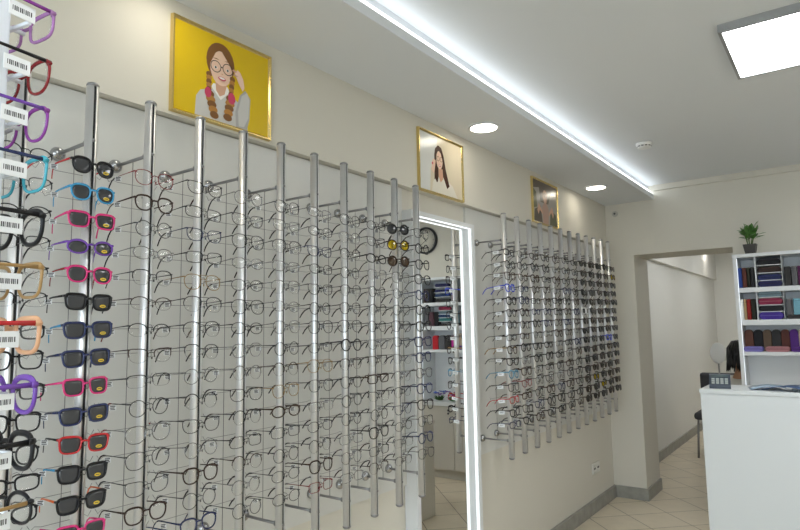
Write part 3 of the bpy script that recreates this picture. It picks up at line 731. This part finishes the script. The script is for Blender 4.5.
for i, (x, y, rz, w, m, wd) in enumerate(((0.30, 0.14, 0.2, 0.16, 0, 'pale blue'), (0.40, 0.10, -0.35, 0.20, 2, 'navy'), (0.52, 0.15, 0.1, 0.21, 1, 'white'), (0.70, 0.12, -0.15, 0.21, 0, 'blue'))):
    o = empty('brochure', (CX0+x, CY0+y, 1.15), f'{wd} paper brochure lying on the counter ledge, {ORD[i]} from the card terminal', 'brochure', 'brochures on the counter', rz)
    b = MB(); n = 8
    vs = []
    for q in range(n+1):
        u = q/n; h = 0.004+0.020*math.sin(u*PI)*(0.5+0.3*i % 1)+0.012*u
        for (yy, dz) in ((-0.07, 0), (0.07, 0), (0.07, -0.003), (-0.07, -0.003)): vs.append(((u-0.5)*w, yy, max(0.001, h)+dz if dz == 0 else max(0.0, h-0.003)))
    fs = []
    for q in range(n):
        for k in range(4): fs.append((q*4+k, q*4+(k+1) % 4, q*4+4+(k+1) % 4, q*4+4+k))
    fs += [(3, 2, 1, 0), tuple(n*4+k for k in range(4))]
    b.add(vs, fs, 0, True).obj('sheet', M_BRO[m], o)

# ---------------------------------------------------------------- display cabinet with cases
SX0, SX1, SY0, SY1 = 1.058, 1.90, 5.30, YB-0.005
t = empty('display_cabinet', (SX0, SY0, 0.762), 'white open shelf cabinet holding spectacle cases behind the counter', 'shelf cabinet')
Z0 = 0.762
def cb(name, x0, x1, y0, y1, z0, z1, m=M_WHITE): return MB().rbox(x0-SX0, x1-SX0, y0-SY0, y1-SY0, z0-Z0, z1-Z0, 0.0015).obj(name, m, t)
cb('side_panel', SX0, SX0+0.026, SY0, SY1, Z0, 2.004); cb('side_panel', SX1-0.022, SX1, SY0, SY1, Z0, 2.004)
for x_ in (SX0+0.0262, SX1-0.026): cb('light_strip', x_, x_+0.0015, SY0+0.008, SY0+0.018, Z0+0.02, 2.0, emit_mat('cabinet_led', (0.85, 0.93, 1.0), 1.5))
cb('top_board', SX0-0.004, SX1+0.004, SY0-0.006, SY1, 2.004, 2.030)
cb('back_panel', SX0+0.026, SX1-0.022, SY1-0.012, SY1, Z0, 2.004)
for z1, th in ((1.770, 0.036), (1.525, 0.042), (1.284, 0.028)): cb('shelf', SX0+0.031, SX1-0.027, SY0+0.002, SY1-0.012, z1-th, z1)
for x in (1.198, 1.373, 1.512): 
    w_ = 0.011 if x < 1.3 else 0.004
    cb('divider', x, x+w_, SY0+0.03, SY1-0.012, 1.770, 2.004); cb('divider', x-0.005, x-0.005+w_, SY0+0.03, SY1-0.012, 1.525, 1.734)
t2 = empty('base_cabinet', (SX0, SY0, 0), 'low white two-door base cabinet under the case shelves', 'cabinet')
MB().box(0.0, SX1-SX0, 0.0, SY1-SY0, 0.09, 0.722).obj('body', M_CREAM, t2)
MB().box(0.01, SX1-SX0-0.01, 0.035, SY1-SY0, 0.0, 0.09).obj('plinth', M_CREAM, t2)
for x0, x1, kx in ((0.002, 0.436, 0.40), (0.440, 0.840, 0.49)):
    d = MB().rbox(x0, x1, -0.018, -0.001, 0.10, 0.718, 0.002).obj('door', M_CREAM, t2)
    for zz in (0.683, 0.652): MB().lathe([(0.005, -0.018), (0.005, -0.028), (0.010, -0.032), (0.010, -0.038), (0.004, -0.041)], axis='y', c=(kx, 0, zz), n=14).obj('knob', M_DARKGREY, d)
t3 = MB().rbox(SX0-0.006, SX1+0.006, SY0-0.035, SY1, 0.722, 0.760, 0.003).obj('worktop', M_WHITE); tag(t3, 'white worktop lying on the low base cabinet', 'worktop')
# cases: (x0, x1, z0, z1, form, colour, where)
CC = {'blue': (0.02, 0.05, 0.22), 'red-brown': (0.10, 0.03, 0.022), 'black': (0.012, 0.012, 0.015), 'olive-black': (0.022, 0.022, 0.014), 'dark brown': (0.035, 0.018, 0.014), 'navy': (0.015, 0.022, 0.10), 'indigo': (0.015, 0.018, 0.085),
      'charcoal': (0.035, 0.033, 0.033), 'grey': (0.12, 0.12, 0.13), 'plum': (0.09, 0.015, 0.07), 'white': (0.75, 0.74, 0.70), 'sand': (0.42, 0.29, 0.15), 'red': (0.28, 0.015, 0.012), 'slate': (0.16, 0.23, 0.27), 'crimson': (0.24, 0.02, 0.06),
      'purple': (0.06, 0.03, 0.28), 'light blue': (0.19, 0.42, 0.52), 'brown': (0.13, 0.05, 0.032), 'speckled brown': (0.13, 0.085, 0.055), 'lavender': (0.20, 0.17, 0.48), 'pink': (0.42, 0.18, 0.20), 'violet': (0.10, 0.025, 0.22), 'cream': (0.60, 0.48, 0.34),
      'teal': (0.04, 0.20, 0.20), 'dark blue': (0.02, 0.05, 0.14), 'magenta': (0.55, 0.04, 0.32), 'bright red': (0.50, 0.02, 0.03), 'brown-purple': (0.10, 0.045, 0.06)}
def case_mat(c): return mat('case_'+c.replace(' ', '_'), CC[c], 0.5, spec=0.2, noise=(260, 0.55) if c == 'speckled brown' else (60, 0.15))
def case(x0, x1, z0, z1, form, c, label, dy=0.16, y0=None, lid=None):
    y0 = SY0+0.02 if y0 is None else y0
    o = empty('spectacle_case', ((x0+x1)/2, y0, z0), label, 'spectacle case', 'spectacle cases on the shelves')
    w, h = x1-x0, z1-z0
    def rr(r, n=6, tops=True, bots=True):
        pts = []
        for cx, cz, a0, on in ((w/2-r, h-r, 0, tops), (-w/2+r, h-r, PI/2, tops), (-w/2+r, r, PI, bots), (w/2-r, r, 1.5*PI, bots)):
            if on: pts += [(cx+r*math.cos(a0+PI/2*k/n), cz+r*math.sin(a0+PI/2*k/n)) for k in range(n+1)]
            else:
                pts += [(math.copysign(w/2, cx), h if cz > h/2 else 0)]
        return pts
    if form == 'flat':                        # lying, seen from its long front: rounded ends, two shells
        r = min(h*0.48, w*0.3)
        hh = h*0.52
        full = rr(r)
        b = MB().prism(full, 'y', 0, dy*0.45); b.obj('shell', case_mat(c), o)
        MB().prism([(p*1.004, q) for p, q in ((-w/2, hh-0.0012), (w/2, hh-0.0012), (w/2, hh+0.0012), (-w/2, hh+0.0012))], 'y', -0.0008, dy*0.3).obj('seam', case_mat('black') if not lid else case_mat(lid), o)
    elif form == 'box':                       # upright box case
        MB().rbox(-w/2+0.0006, w/2-0.0006, 0, 0.065, 0, h, min(0.005, w*0.2)).obj('shell', case_mat(c), o)
        MB().box(-w/2, w/2, -0.0006, 0.05, h*0.86, h*0.868).obj('seam', case_mat('black'), o)
    else:                                     # upright with a rounded top
        MB().prism(rr(w*0.46, 8, True, False), 'y', 0, 0.045).obj('shell', case_mat(c), o)
        MB().prism(rr(w*0.46, 8, True, False), 'y', 0.045, 0.052).obj('lip', case_mat('black'), o)
    return o
W1, W2, W3 = 'top case shelf', 'middle case shelf', 'lowest case shelf'
S1, S2, S3 = 1.770, 1.525, 1.284
for x0, x1, c, q in ((1.087, 1.113, 'blue', 'against the left side'), (1.1135, 1.143, 'red-brown', 'between blue and black'), (1.1435, 1.167, 'olive-black', 'right of the red-brown one'), (1.1675, 1.196, 'black', 'left of the first divider')):
    case(x0, x1, S1, S1+0.155, 'box', c, f'upright {c} spectacle case on the {W1}, {q}')
zz = S1
for h, c, q in ((0.050, 'indigo', 'lowest of the left stack'), (0.044, 'navy', 'second of the left stack'), (0.047, 'dark brown', 'third of the left stack'), (0.050, 'black', 'topmost of the left stack')):
    if c == 'navy': zz = 1.822
    if c == 'dark brown': zz = 1.878
    if c == 'black': zz = 1.937
    case(1.2165, 1.369, zz, zz+h*0.92, 'flat', c, f'lying {c} spectacle case, {q} on the {W1}')
    if zz > S1+0.01: MB().box(1.2105-SX0, 1.372-SX0, 0.018, SY1-SY0-0.012, zz-0.005-Z0, zz-Z0).obj('riser_shelf', M_WHITE, t)
for x0, x1, c, q in ((1.388, 1.430, 'charcoal', 'right of the left stack'), (1.432, 1.470, 'grey', 'right of the charcoal one'), (1.472, 1.508, 'plum', 'right of the grey one')):
    case(x0, x1, S1, S1+0.145, 'box', c, f'upright {c} spectacle case on the {W1}, {q}')
for x0, x1, c, q in ((1.087, 1.108, 'white', 'against the left side'), (1.1085, 1.127, 'sand', 'right of the white one'), (1.1275, 1.156, 'red', 'right of the sand one'), (1.1565, 1.187, 'olive-black', 'left of the first divider')):
    case(x0, x1, S2, S2+0.158, 'box', c, f'upright {c} spectacle case on the {W2}, {q}')
for z_, h, c, q, ld in ((S2, 0.056, 'purple', 'lowest of the left stack', 'lavender'), (1.586, 0.042, 'black', 'second of the left stack', None), (1.636, 0.048, 'crimson', 'third of the left stack', 'pink'), (1.694, 0.040, 'slate', 'topmost of the left stack', None)):
    case(1.207, 1.362, z_, z_+h, 'flat', c, f'lying {c} spectacle case, {q} on the {W2}', lid=ld)
    if z_ > S2+0.01: MB().box(1.2045-SX0, 1.3675-SX0, 0.018, SY1-SY0-0.012, z_-0.005-Z0, z_-Z0).obj('riser_shelf', M_WHITE, t)
case(1.382, 1.500, S2, S2+0.030, 'flat', 'charcoal', f'flat charcoal spectacle case lying on the {W2} under the light blue one')
case(1.384, 1.420, S2+0.030, S2+0.148, 'box', 'grey', f'upright grey spectacle case on the {W2}, left of the light blue one')
case(1.428, 1.498, S2+0.030, S2+0.150, 'box', 'light blue', f'upright light blue spectacle case on the {W2}')
for k, (x0, x1, c) in enumerate(((1.088, 1.146, 'brown'), (1.150, 1.208, 'black'), (1.212, 1.266, 'speckled brown'), (1.270, 1.326, 'charcoal'), (1.330, 1.383, 'red-brown'), (1.386, 1.438, 'violet'), (1.442, 1.484, 'cream'))):
    case(x0, x1, S3, S3+0.165, 'arch', c, f'upright round-topped {c} spectacle case on the {W3}, {ORD[k]} from the left', y0=SY0+0.11)
for x0, x1, c, q in ((1.088, 1.216, 'lavender', 'leftmost'), (1.230, 1.386, 'pink', 'second'), (1.394, 1.49, 'violet', 'third')):
    case(x0, x1, S3, S3+0.040, 'flat', c, f'{c} spectacle case lying in front on the {W3}, {q} of the lying ones', y0=SY0+0.015)
# further right (seen in the mirror)
for z_, h, c, q in ((S1, 0.034, 'charcoal', 'lowest'), (1.826, 0.030, 'dark blue', 'second'), (1.874, 0.028, 'navy', 'third'), (1.928, 0.036, 'indigo', 'topmost')):
    case(1.535, 1.705, z_, z_+h, 'flat', c, f'lying {c} spectacle case, {q} of the right stack on the {W1}')
    if z_ > S1+0.01: MB().box(1.523-SX0, 1.715-SX0, 0.018, SY1-SY0-0.012, z_-0.005-Z0, z_-Z0).obj('riser_shelf', M_WHITE, t)
for k, x in enumerate((1.735, 1.775, 1.815)): case(x, x+0.036, S1, S1+0.15, 'box', ('black', 'charcoal', 'dark brown')[k], f'upright {("black", "charcoal", "dark brown")[k]} spectacle case at the right end of the {W1}')
for z_, h, c, q in ((S2, 0.024, 'charcoal', 'lowest'), (1.575, 0.032, 'teal', 'second'), (1.612, 0.030, 'dark blue', 'third'), (1.648, 0.030, 'slate', 'fourth'), (1.688, 0.036, 'crimson', 'topmost')):
    case(1.522, 1.665, z_, z_+h, 'flat', c, f'lying {c} spectacle case, {q} of the right stack on the {W2}')
    if z_ > S2+0.01: MB().box(1.518-SX0, 1.668-SX0, 0.018, SY1-SY0-0.012, z_-0.004-Z0, z_-Z0).obj('riser_shelf', M_WHITE, t)
for x0, x1, c in ((1.672, 1.722, 'black'), (1.730, 1.788, 'brown-purple'), (1.796, 1.84, 'grey')): case(x0, x1, S2, S2+0.148, 'box', c, f'upright {c} spectacle case at the right end of the {W2}')
for x0, x1, c in ((1.492, 1.543, 'magenta'), (1.555, 1.625, 'charcoal'), (1.628, 1.700, 'grey'), (1.709, 1.776, 'bright red')): case(x0, x1, S3, S3+0.145, 'arch', c, f'upright round-topped {c} spectacle case at the right of the {W3}', y0=SY0+0.06)
# flowers on the worktop
def flowers(x, y, z, label, cols, seed, n=26):
    r = random.Random(seed)
    o = empty('flower_bunch', (x, y, z), label, 'flowers', 'artificial flowers on the worktop')
    lf = MB()
    for k in range(30):
        th = r.uniform(0, 2*PI); l = r.uniform(0.05, 0.085); w = 0.014
        d = Vector((math.cos(th), math.sin(th)*0.7, r.uniform(0.25, 0.9))).normalized(); s = d.cross(Vector((0, 0, 1))).normalized()*w; u_ = s.cross(d).normalized()*0.0006
        p = [Vector((0, 0, 0.004))+s*0.15, d*l*0.5+s, d*l+Vector((0, 0, -0.012+0.02)), d*l*0.5-s, Vector((0, 0, 0.004))-s*0.15]
        p = [Vector((q.x, q.y, max(q.z, 0.003))) for q in p]
        lf.add(p+[q+u_ for q in p], [(0, 1, 2, 3, 4), (9, 8, 7, 6, 5)]+[(i, (i+1) % 5, 5+(i+1) % 5, 5+i) for i in range(5)])
    lf.obj('leaves', mat('leaf_green', (0.05, 0.16, 0.03), 0.5, noise=(30, 0.4)), o)
    bl = {c: MB() for c in cols}
    for k in range(n):
        th = r.uniform(0, 2*PI); rad = 0.075*math.sqrt(r.random()); c = r.choice(cols)
        p = Vector((rad*math.cos(th), rad*math.sin(th)*0.7, 0.055+r.uniform(0, 0.045)))
        for j in range(5):
            a = 2*PI*j/5+th; bl[c].ball((p.x+0.009*math.cos(a), p.y+0.009*math.sin(a)*0.8, p.z), (0.008, 0.008, 0.005), 8)
        bl[c].ball((p.x, p.y, p.z+0.004), 0.005, 8)
    for c in cols:
        if bl[c].v: bl[c].obj('blossoms', c, o)['label'] = 'cluster of small blossoms'
PB, PW, PO, PV = mat('petal_blue', (0.10, 0.16, 0.50), 0.5), mat('petal_white', (0.7, 0.7, 0.75), 0.5), mat('petal_orange', (0.60, 0.22, 0.03), 0.5), mat('petal_violet', (0.22, 0.10, 0.42), 0.5)
flowers(1.70, 5.36, 0.760, 'bunch of blue and white artificial flowers on the worktop', (PB, PW, PV), 3)
flowers(1.54, 5.36, 0.760, 'leafy bunch of orange and violet artificial flowers on the worktop', (PO, PV), 5, 16)
# plant on the cabinet
t = empty('potted_plant', (1.176, 5.385, 2.030), 'small leafy green plant in a dark square pot on top of the cabinet', 'plant')
b = MB(); b.add([(s*q*w, r_*w, z) for w, z in ((0.033, 0), (0.046, 0.078), (0.041, 0.078), (0.039, 0.070)) for s, q, r_ in ((1, 1, 1), (1, -1, 1), (1, -1, -1), (1, 1, -1))],
      [(3, 2, 1, 0)]+[(i*4+k, i*4+(k+1) % 4, i*4+4+(k+1) % 4, i*4+4+k) for i in range(3) for k in range(4)]+[(12, 13, 14, 15)])
b.obj('pot', mat('pot_dark', (0.03, 0.025, 0.022), 0.5), t)
stm, lv = MB(), MB(); r = random.Random(4)
for k in range(7):
    th = 2*PI*k/7; base = Vector((0.014*math.cos(th), 0.014*math.sin(th), 0.068)); top = base+Vector((0.022*math.cos(th), 0.022*math.sin(th), r.uniform(0.07, 0.145)))
    stm.tube([base, (base+top)/2+Vector((0, 0, 0.006)), top], [0.003, 0.0025, 0.002], 6)
    for j in range(10):
        a = th+j*2.4; el = r.uniform(0.3, 1.35); l = r.uniform(0.07, 0.105)
        d = Vector((math.cos(a)*math.cos(el), math.sin(a)*math.cos(el), math.sin(el))); s = d.cross(Vector((0, 0, 1))).normalized()*0.015; u_ = Vector((0, 0, 0.0008))
        st = base+(top-base)*r.uniform(0.5, 1.0)
        p = [st, st+d*l*0.35+s, st+d*l*0.7+s*0.75+Vector((0, 0, -0.003)), st+d*l+Vector((0, 0, -0.012)), st+d*l*0.7-s*0.75+Vector((0, 0, -0.003)), st+d*l*0.35-s]
        lv.add(p+[q+u_ for q in p], [(0, 1, 2, 3, 4, 5), (11, 10, 9, 8, 7, 6)]+[(i, (i+1) % 6, 6+(i+1) % 6, 6+i) for i in range(6)])
stm.obj('stems', mat('stem_green', (0.10, 0.16, 0.05), 0.6), t); lv.obj('leaves', mat('plant_leaf', (0.07, 0.19, 0.035), 0.4, noise=(40, 0.45)), t)
# wall clock seen in the mirror
t = empty('wall_clock', (1.97, YB, 2.475), 'round black-rimmed wall clock high on the back wall, seen in the mirror', 'clock')
MB().lathe([(0.150, 0), (0.150, -0.028), (0.142, -0.034), (0.130, -0.030), (0.128, -0.012), (0.128, 0)], axis='y', n=48).obj('rim', M_BLACK, t)
MB().lathe([(0.129, -0.004), (0.129, -0.011)], axis='y', n=48).obj('dial', mat('dial_cream', (0.66, 0.63, 0.55), 0.5), t)
b = MB()
for k in range(12):
    th = 2*PI*k/12; c_, s_ = math.cos(th), math.sin(th); l = 0.022 if k % 3 == 0 else 0.012
    b.tube([(0.116*c_, -0.0125, 0.116*s_), ((0.116-l)*c_, -0.0125, (0.116-l)*s_)], 0.0022, 6)
b.obj('hour_marks', M_BLACK, t)
for l, a, w in ((0.065, 0.7, 0.0032), (0.095, 2.2, 0.0024)):
    MB().tube([(-0.015*math.sin(a), -0.016, -0.015*math.cos(a)), (l*math.sin(a), -0.016, l*math.cos(a))], w, 6).obj('hand', M_BLACK, t)

# ---------------------------------------------------------------- passage: desk, mirror, chair, person
t = empty('desk', (0.87, 7.25, 0), 'small desk in the passage behind the seated person', 'desk')
MB().rbox(-0.32, 0.75, -0.25, 0.25, 0.72, 0.75, 0.003).obj('desk_top', M_CREAM, t)
for x in (-0.30, 0.73):
    for y in (-0.23, 0.23): MB().box(x-0.02, x+0.02, y-0.02, y+0.02, 0, 0.72).obj('leg', M_STEEL, t)
t = empty('table_mirror', (0.633, 7.10, 0.75), 'white oval table mirror beside the dark-haired person', 'table mirror')
MB().lathe([(0.07, 0), (0.07, 0.008), (0.012, 0.016), (0.009, 0.02)], n=24).obj('base', M_STEEL, t)
MB().tube([(0, 0, 0.018), (0, 0, 0.34)], 0.008, 10).obj('stem', M_STEEL, t)
b = MB(); n = 36
vs = [(0.074*q*math.cos(2*PI*k/n), y, 0.445+0.108*q*math.sin(2*PI*k/n)) for q, y in ((0.90, -0.012), (1, -0.008), (1, 0.008), (0.9, 0.012)) for k in range(n)]
b.add(vs, [(i*n+k, i*n+(k+1) % n, i*n+n+(k+1) % n, i*n+n+k) for i in range(3) for k in range(n)]+[list(range(n))[::-1], list(range(3*n, 4*n))], 0, True)
b.obj('oval_plate', mat('mirror_back_white', (0.86, 0.87, 0.87), 0.3), t)
t = empty('armchair', (0.50, 7.85, 0), 'dark grey padded chair in the passage left of the card terminal', 'chair')
M_FAB = mat('chair_fabric', (0.055, 0.055, 0.06), 0.85)
MB().rbox(-0.24, 0.24, -0.24, 0.24, 0.42, 0.50, 0.03).obj('seat', M_FAB, t)
MB().rbox(-0.23, 0.23, 0.19, 0.27, 0.52, 0.92, 0.03).obj('backrest', M_FAB, t)
for x in (-0.2, 0.2):
    for y in (-0.2, 0.2): MB().tube([(x, y, 0.43), (x*1.1, y*1.1, 0)], 0.012, 10).obj('leg', M_STEEL, t)
    MB().tube([(x*0.9, 0.21, 0.45), (x*0.9, 0.23, 0.6)], 0.012, 10).obj('back_post', M_STEEL, t)
# stool + person
PX, PY = 0.925, 6.26
t = empty('stool', (PX, PY, 0), 'round black stool under the seated person in the passage', 'stool')
MB().lathe([(0.17, 0.355), (0.185, 0.365), (0.185, 0.40), (0.17, 0.42), (0.05, 0.425)], n=28).obj('seat', M_BLACK, t)
MB().tube([(0, 0, 0.03), (0, 0, 0.37)], 0.022, 12).obj('column', M_STEEL, t)
MB().lathe([(0.20, 0), (0.20, 0.012), (0.03, 0.035)], n=28).obj('base', M_STEEL, t)
def skin(name, verts, edges, radii, m, parent, lev=2, root=0):
    me = bpy.data.meshes.new(name); me.from_pydata(verts, edges, []); me.materials.append(m)
    o = bpy.data.objects.new(name, me); C.objects.link(o); o.parent = parent
    md = o.modifiers.new('Skin', 'SKIN'); md.use_smooth_shade = True
    sv = me.skin_vertices[0].data
    for i, r_ in enumerate(radii): sv[i].radius = r_ if isinstance(r_, tuple) else (r_, r_); sv[i].use_root = (i == root)
    sd = o.modifiers.new('Sub', 'SUBSURF'); sd.levels = lev; sd.render_levels = lev
    dg = bpy.context.evaluated_depsgraph_get(); ev = o.evaluated_get(dg)
    m2 = bpy.data.meshes.new_from_object(ev); o.modifiers.clear(); o.data = m2
    if not m2.materials: m2.materials.append(m)
    for p in m2.polygons: p.use_smooth = True
    return o
pe = empty('person', (PX, PY, 0), 'seated person with black hair and pale top, partly hidden by the cabinet', 'person', rz=math.radians(-25))
M_SKIN = mat('skin_tone', (0.50, 0.27, 0.16), 0.5)
# body in the local frame: facing +Y, seated at z=0.462
V, E, Rr = [], [], []
def chain(start, pts):
    last = start
    for p, r_ in pts:
        V.append(p); Rr.append(r_); i = len(V)-1
        if last is not None: E.append((last, i))
        last = i
    return last
sp = chain(None, [((0, 0, 0.55), (0.135, 0.10)), ((0, 0.01, 0.68), (0.125, 0.09)), ((0, 0.02, 0.82), (0.135, 0.095)), ((0, 0.025, 0.95), (0.115, 0.085)), ((0, 0.03, 1.02), (0.055, 0.05)), ((0, 0.04, 1.09), (0.048, 0.048)), ((0, 0.055, 1.17), (0.07, 0.08)), ((0, 0.058, 1.25), (0.074, 0.092)), ((0, 0.05, 1.315), (0.05, 0.062))])
for s in (-1, 1):
    k = chain(3, [((s*0.155, 0.03, 0.955), 0.055), ((s*0.215, 0.06, 0.83), 0.044), ((s*0.235, 0.10, 0.70), 0.036), ((s*0.19, 0.24, 0.755), 0.030), ((s*0.15, 0.345, 0.785), (0.026, 0.020)), ((s*0.14, 0.40, 0.79), (0.036, 0.015))])
    for q, (dx, ln) in enumerate(((-0.026, 0.060), (-0.009, 0.072), (0.008, 0.068), (0.025, 0.052))):
        chain(k, [((s*0.14+dx, 0.43, 0.792), 0.0085), ((s*0.14+dx*1.15, 0.43+ln*0.6, 0.787), 0.0075), ((s*0.14+dx*1.2, 0.43+ln, 0.772), 0.006)])
    chain(k, [((s*0.14-s*0.042, 0.385, 0.785), 0.010), ((s*0.14-s*0.060, 0.425, 0.780), 0.008)])
    chain(0, [((s*0.10, 0.04, 0.53), 0.092), ((s*0.115, 0.22, 0.545), 0.080), ((s*0.12, 0.42, 0.545), 0.058), ((s*0.12, 0.43, 0.30), 0.046), ((s*0.12, 0.42, 0.09), 0.034), ((s*0.12, 0.46, 0.04), (0.036, 0.030)), ((s*0.12, 0.56, 0.028), (0.038, 0.022))])
skin('body', V, E, Rr, M_SKIN, pe)
# face
b = MB().tube([(0, 0.140, 1.255), (0, 0.158, 1.222), (0, 0.152, 1.205)], [0.006, 0.012, 0.012], 8); b.obj('nose', M_SKIN, pe)
for s in (-1, 1):
    MB().ball((s*0.030, 0.136, 1.252), (0.013, 0.010, 0.008), 10).obj('eye', mat('eye_white', (0.7, 0.7, 0.68), 0.3), pe)
    MB().ball((s*0.076, 0.055, 1.235), (0.008, 0.018, 0.030), 10).obj('ear', M_SKIN, pe)
MB().ball((0, 0.142, 1.175), (0.024, 0.008, 0.007), 10).obj('mouth', mat('lips', (0.42, 0.13, 0.12), 0.4), pe)
# clothing
V, E, Rr = [], [], []
sp = chain(None, [((0, 0, 0.52), (0.17, 0.135)), ((0, 0.01, 0.68), (0.160, 0.125)), ((0, 0.02, 0.82), (0.172, 0.130)), ((0, 0.025, 0.955), (0.155, 0.125)), ((0, 0.03, 1.035), (0.085, 0.082))])
for s in (-1, 1): chain(3, [((s*0.155, 0.03, 0.955), 0.082), ((s*0.215, 0.06, 0.83), 0.068), ((s*0.228, 0.08, 0.76), 0.062)])
skin('blouse', V, E, Rr, mat('blouse_pale', (0.62, 0.60, 0.56), 0.8), pe)
V, E, Rr = [], [], []
chain(None, [((0, 0, 0.57), (0.15, 0.115))])
for s in (-1, 1): chain(0, [((s*0.10, 0.04, 0.535), 0.102), ((s*0.115, 0.22, 0.545), 0.090), ((s*0.12, 0.42, 0.545), 0.068), ((s*0.12, 0.43, 0.30), 0.060), ((s*0.12, 0.42, 0.11), 0.055)])
skin('trousers', V, E, Rr, mat('trousers_black', (0.015, 0.015, 0.018), 0.8), pe)
h = MB()
h.ball((0, 0.035, 1.262), (0.092, 0.100, 0.090), 20)
r = random.Random(9)
for k in range(90):
    a = PI*0.95+PI*1.10*k/89; ca, sa = math.cos(a), math.sin(a); j = r.uniform(-0.03, 0.03); rr_ = 1+r.uniform(-0.04, 0.05)
    pts = [(0.02*ca, 0.035+0.02*sa, 1.347), (0.06*ca, 0.035+0.066*sa, 1.335), (0.092*ca*rr_, 0.033+0.102*sa*rr_, 1.275), (0.096*ca*rr_, 0.028+0.104*sa*rr_, 1.205), (0.097*ca+j*0.3, 0.02+0.092*sa, 1.15+j*0.3), (0.096*ca+j*0.5, 0.012+0.09*sa+j*0.2, 1.095+j)]
    h.tube(pts, [0.006, 0.010, 0.011, 0.010, 0.008, 0.002], 6)
h.obj('hair', mat('hair_black', (0.008, 0.007, 0.008), 0.4), pe)

# ---------------------------------------------------------------- world, camera, view
w = bpy.data.worlds.new('World'); sc.world = w; w.use_nodes = True
nt = w.node_tree; bg = nt.nodes['Background']
bg.inputs[0].default_value = (0.82, 0.92, 1.0, 1); bg.inputs[1].default_value = 5.0
def portal():
    l = bpy.data.lights.new('window_portal', 'AREA'); l.shape = 'RECTANGLE'; l.size = 2.9; l.size_y = 2.0; l.cycles.is_portal = True
    o = bpy.data.objects.new('window_portal', l); C.objects.link(o); o.location = (1.725, YF-0.21, 1.4); o.rotation_euler = (PI/2, 0, 0)
portal()
cam = bpy.data.cameras.new('camera'); co = bpy.data.objects.new('camera', cam); C.objects.link(co)
F, YAW, PIT, ROL = 605.846, 0.62995, 0.10517, -0.01784
cam.sensor_width = 36; cam.lens = F*36/800; cam.clip_start = 0.02
f = Vector((-math.sin(YAW)*math.cos(PIT), math.cos(YAW)*math.cos(PIT), math.sin(PIT)))
rt = Vector((math.cos(YAW), math.sin(YAW), 0)); up = rt.cross(f)
r2 = rt*math.cos(ROL)+up*math.sin(ROL); u2 = -rt*math.sin(ROL)+up*math.cos(ROL)
co.matrix_world = Matrix(((r2.x, u2.x, -f.x, 1.72832), (r2.y, u2.y, -f.y, 0.0), (r2.z, u2.z, -f.z, 1.50302), (0, 0, 0, 1)))
sc.camera = co
sc.view_settings.view_transform = 'Standard'; sc.view_settings.look = 'None'; sc.view_settings.gamma = 1; sc.view_settings.use_curve_mapping = False
sc.view_settings.exposure = 0.32
sc.cycles.transparent_max_bounces = 48; sc.cycles.max_bounces = 12; sc.cycles.diffuse_bounces = 6; sc.cycles.glossy_bounces = 6
sc.cycles.sample_clamp_indirect = 6
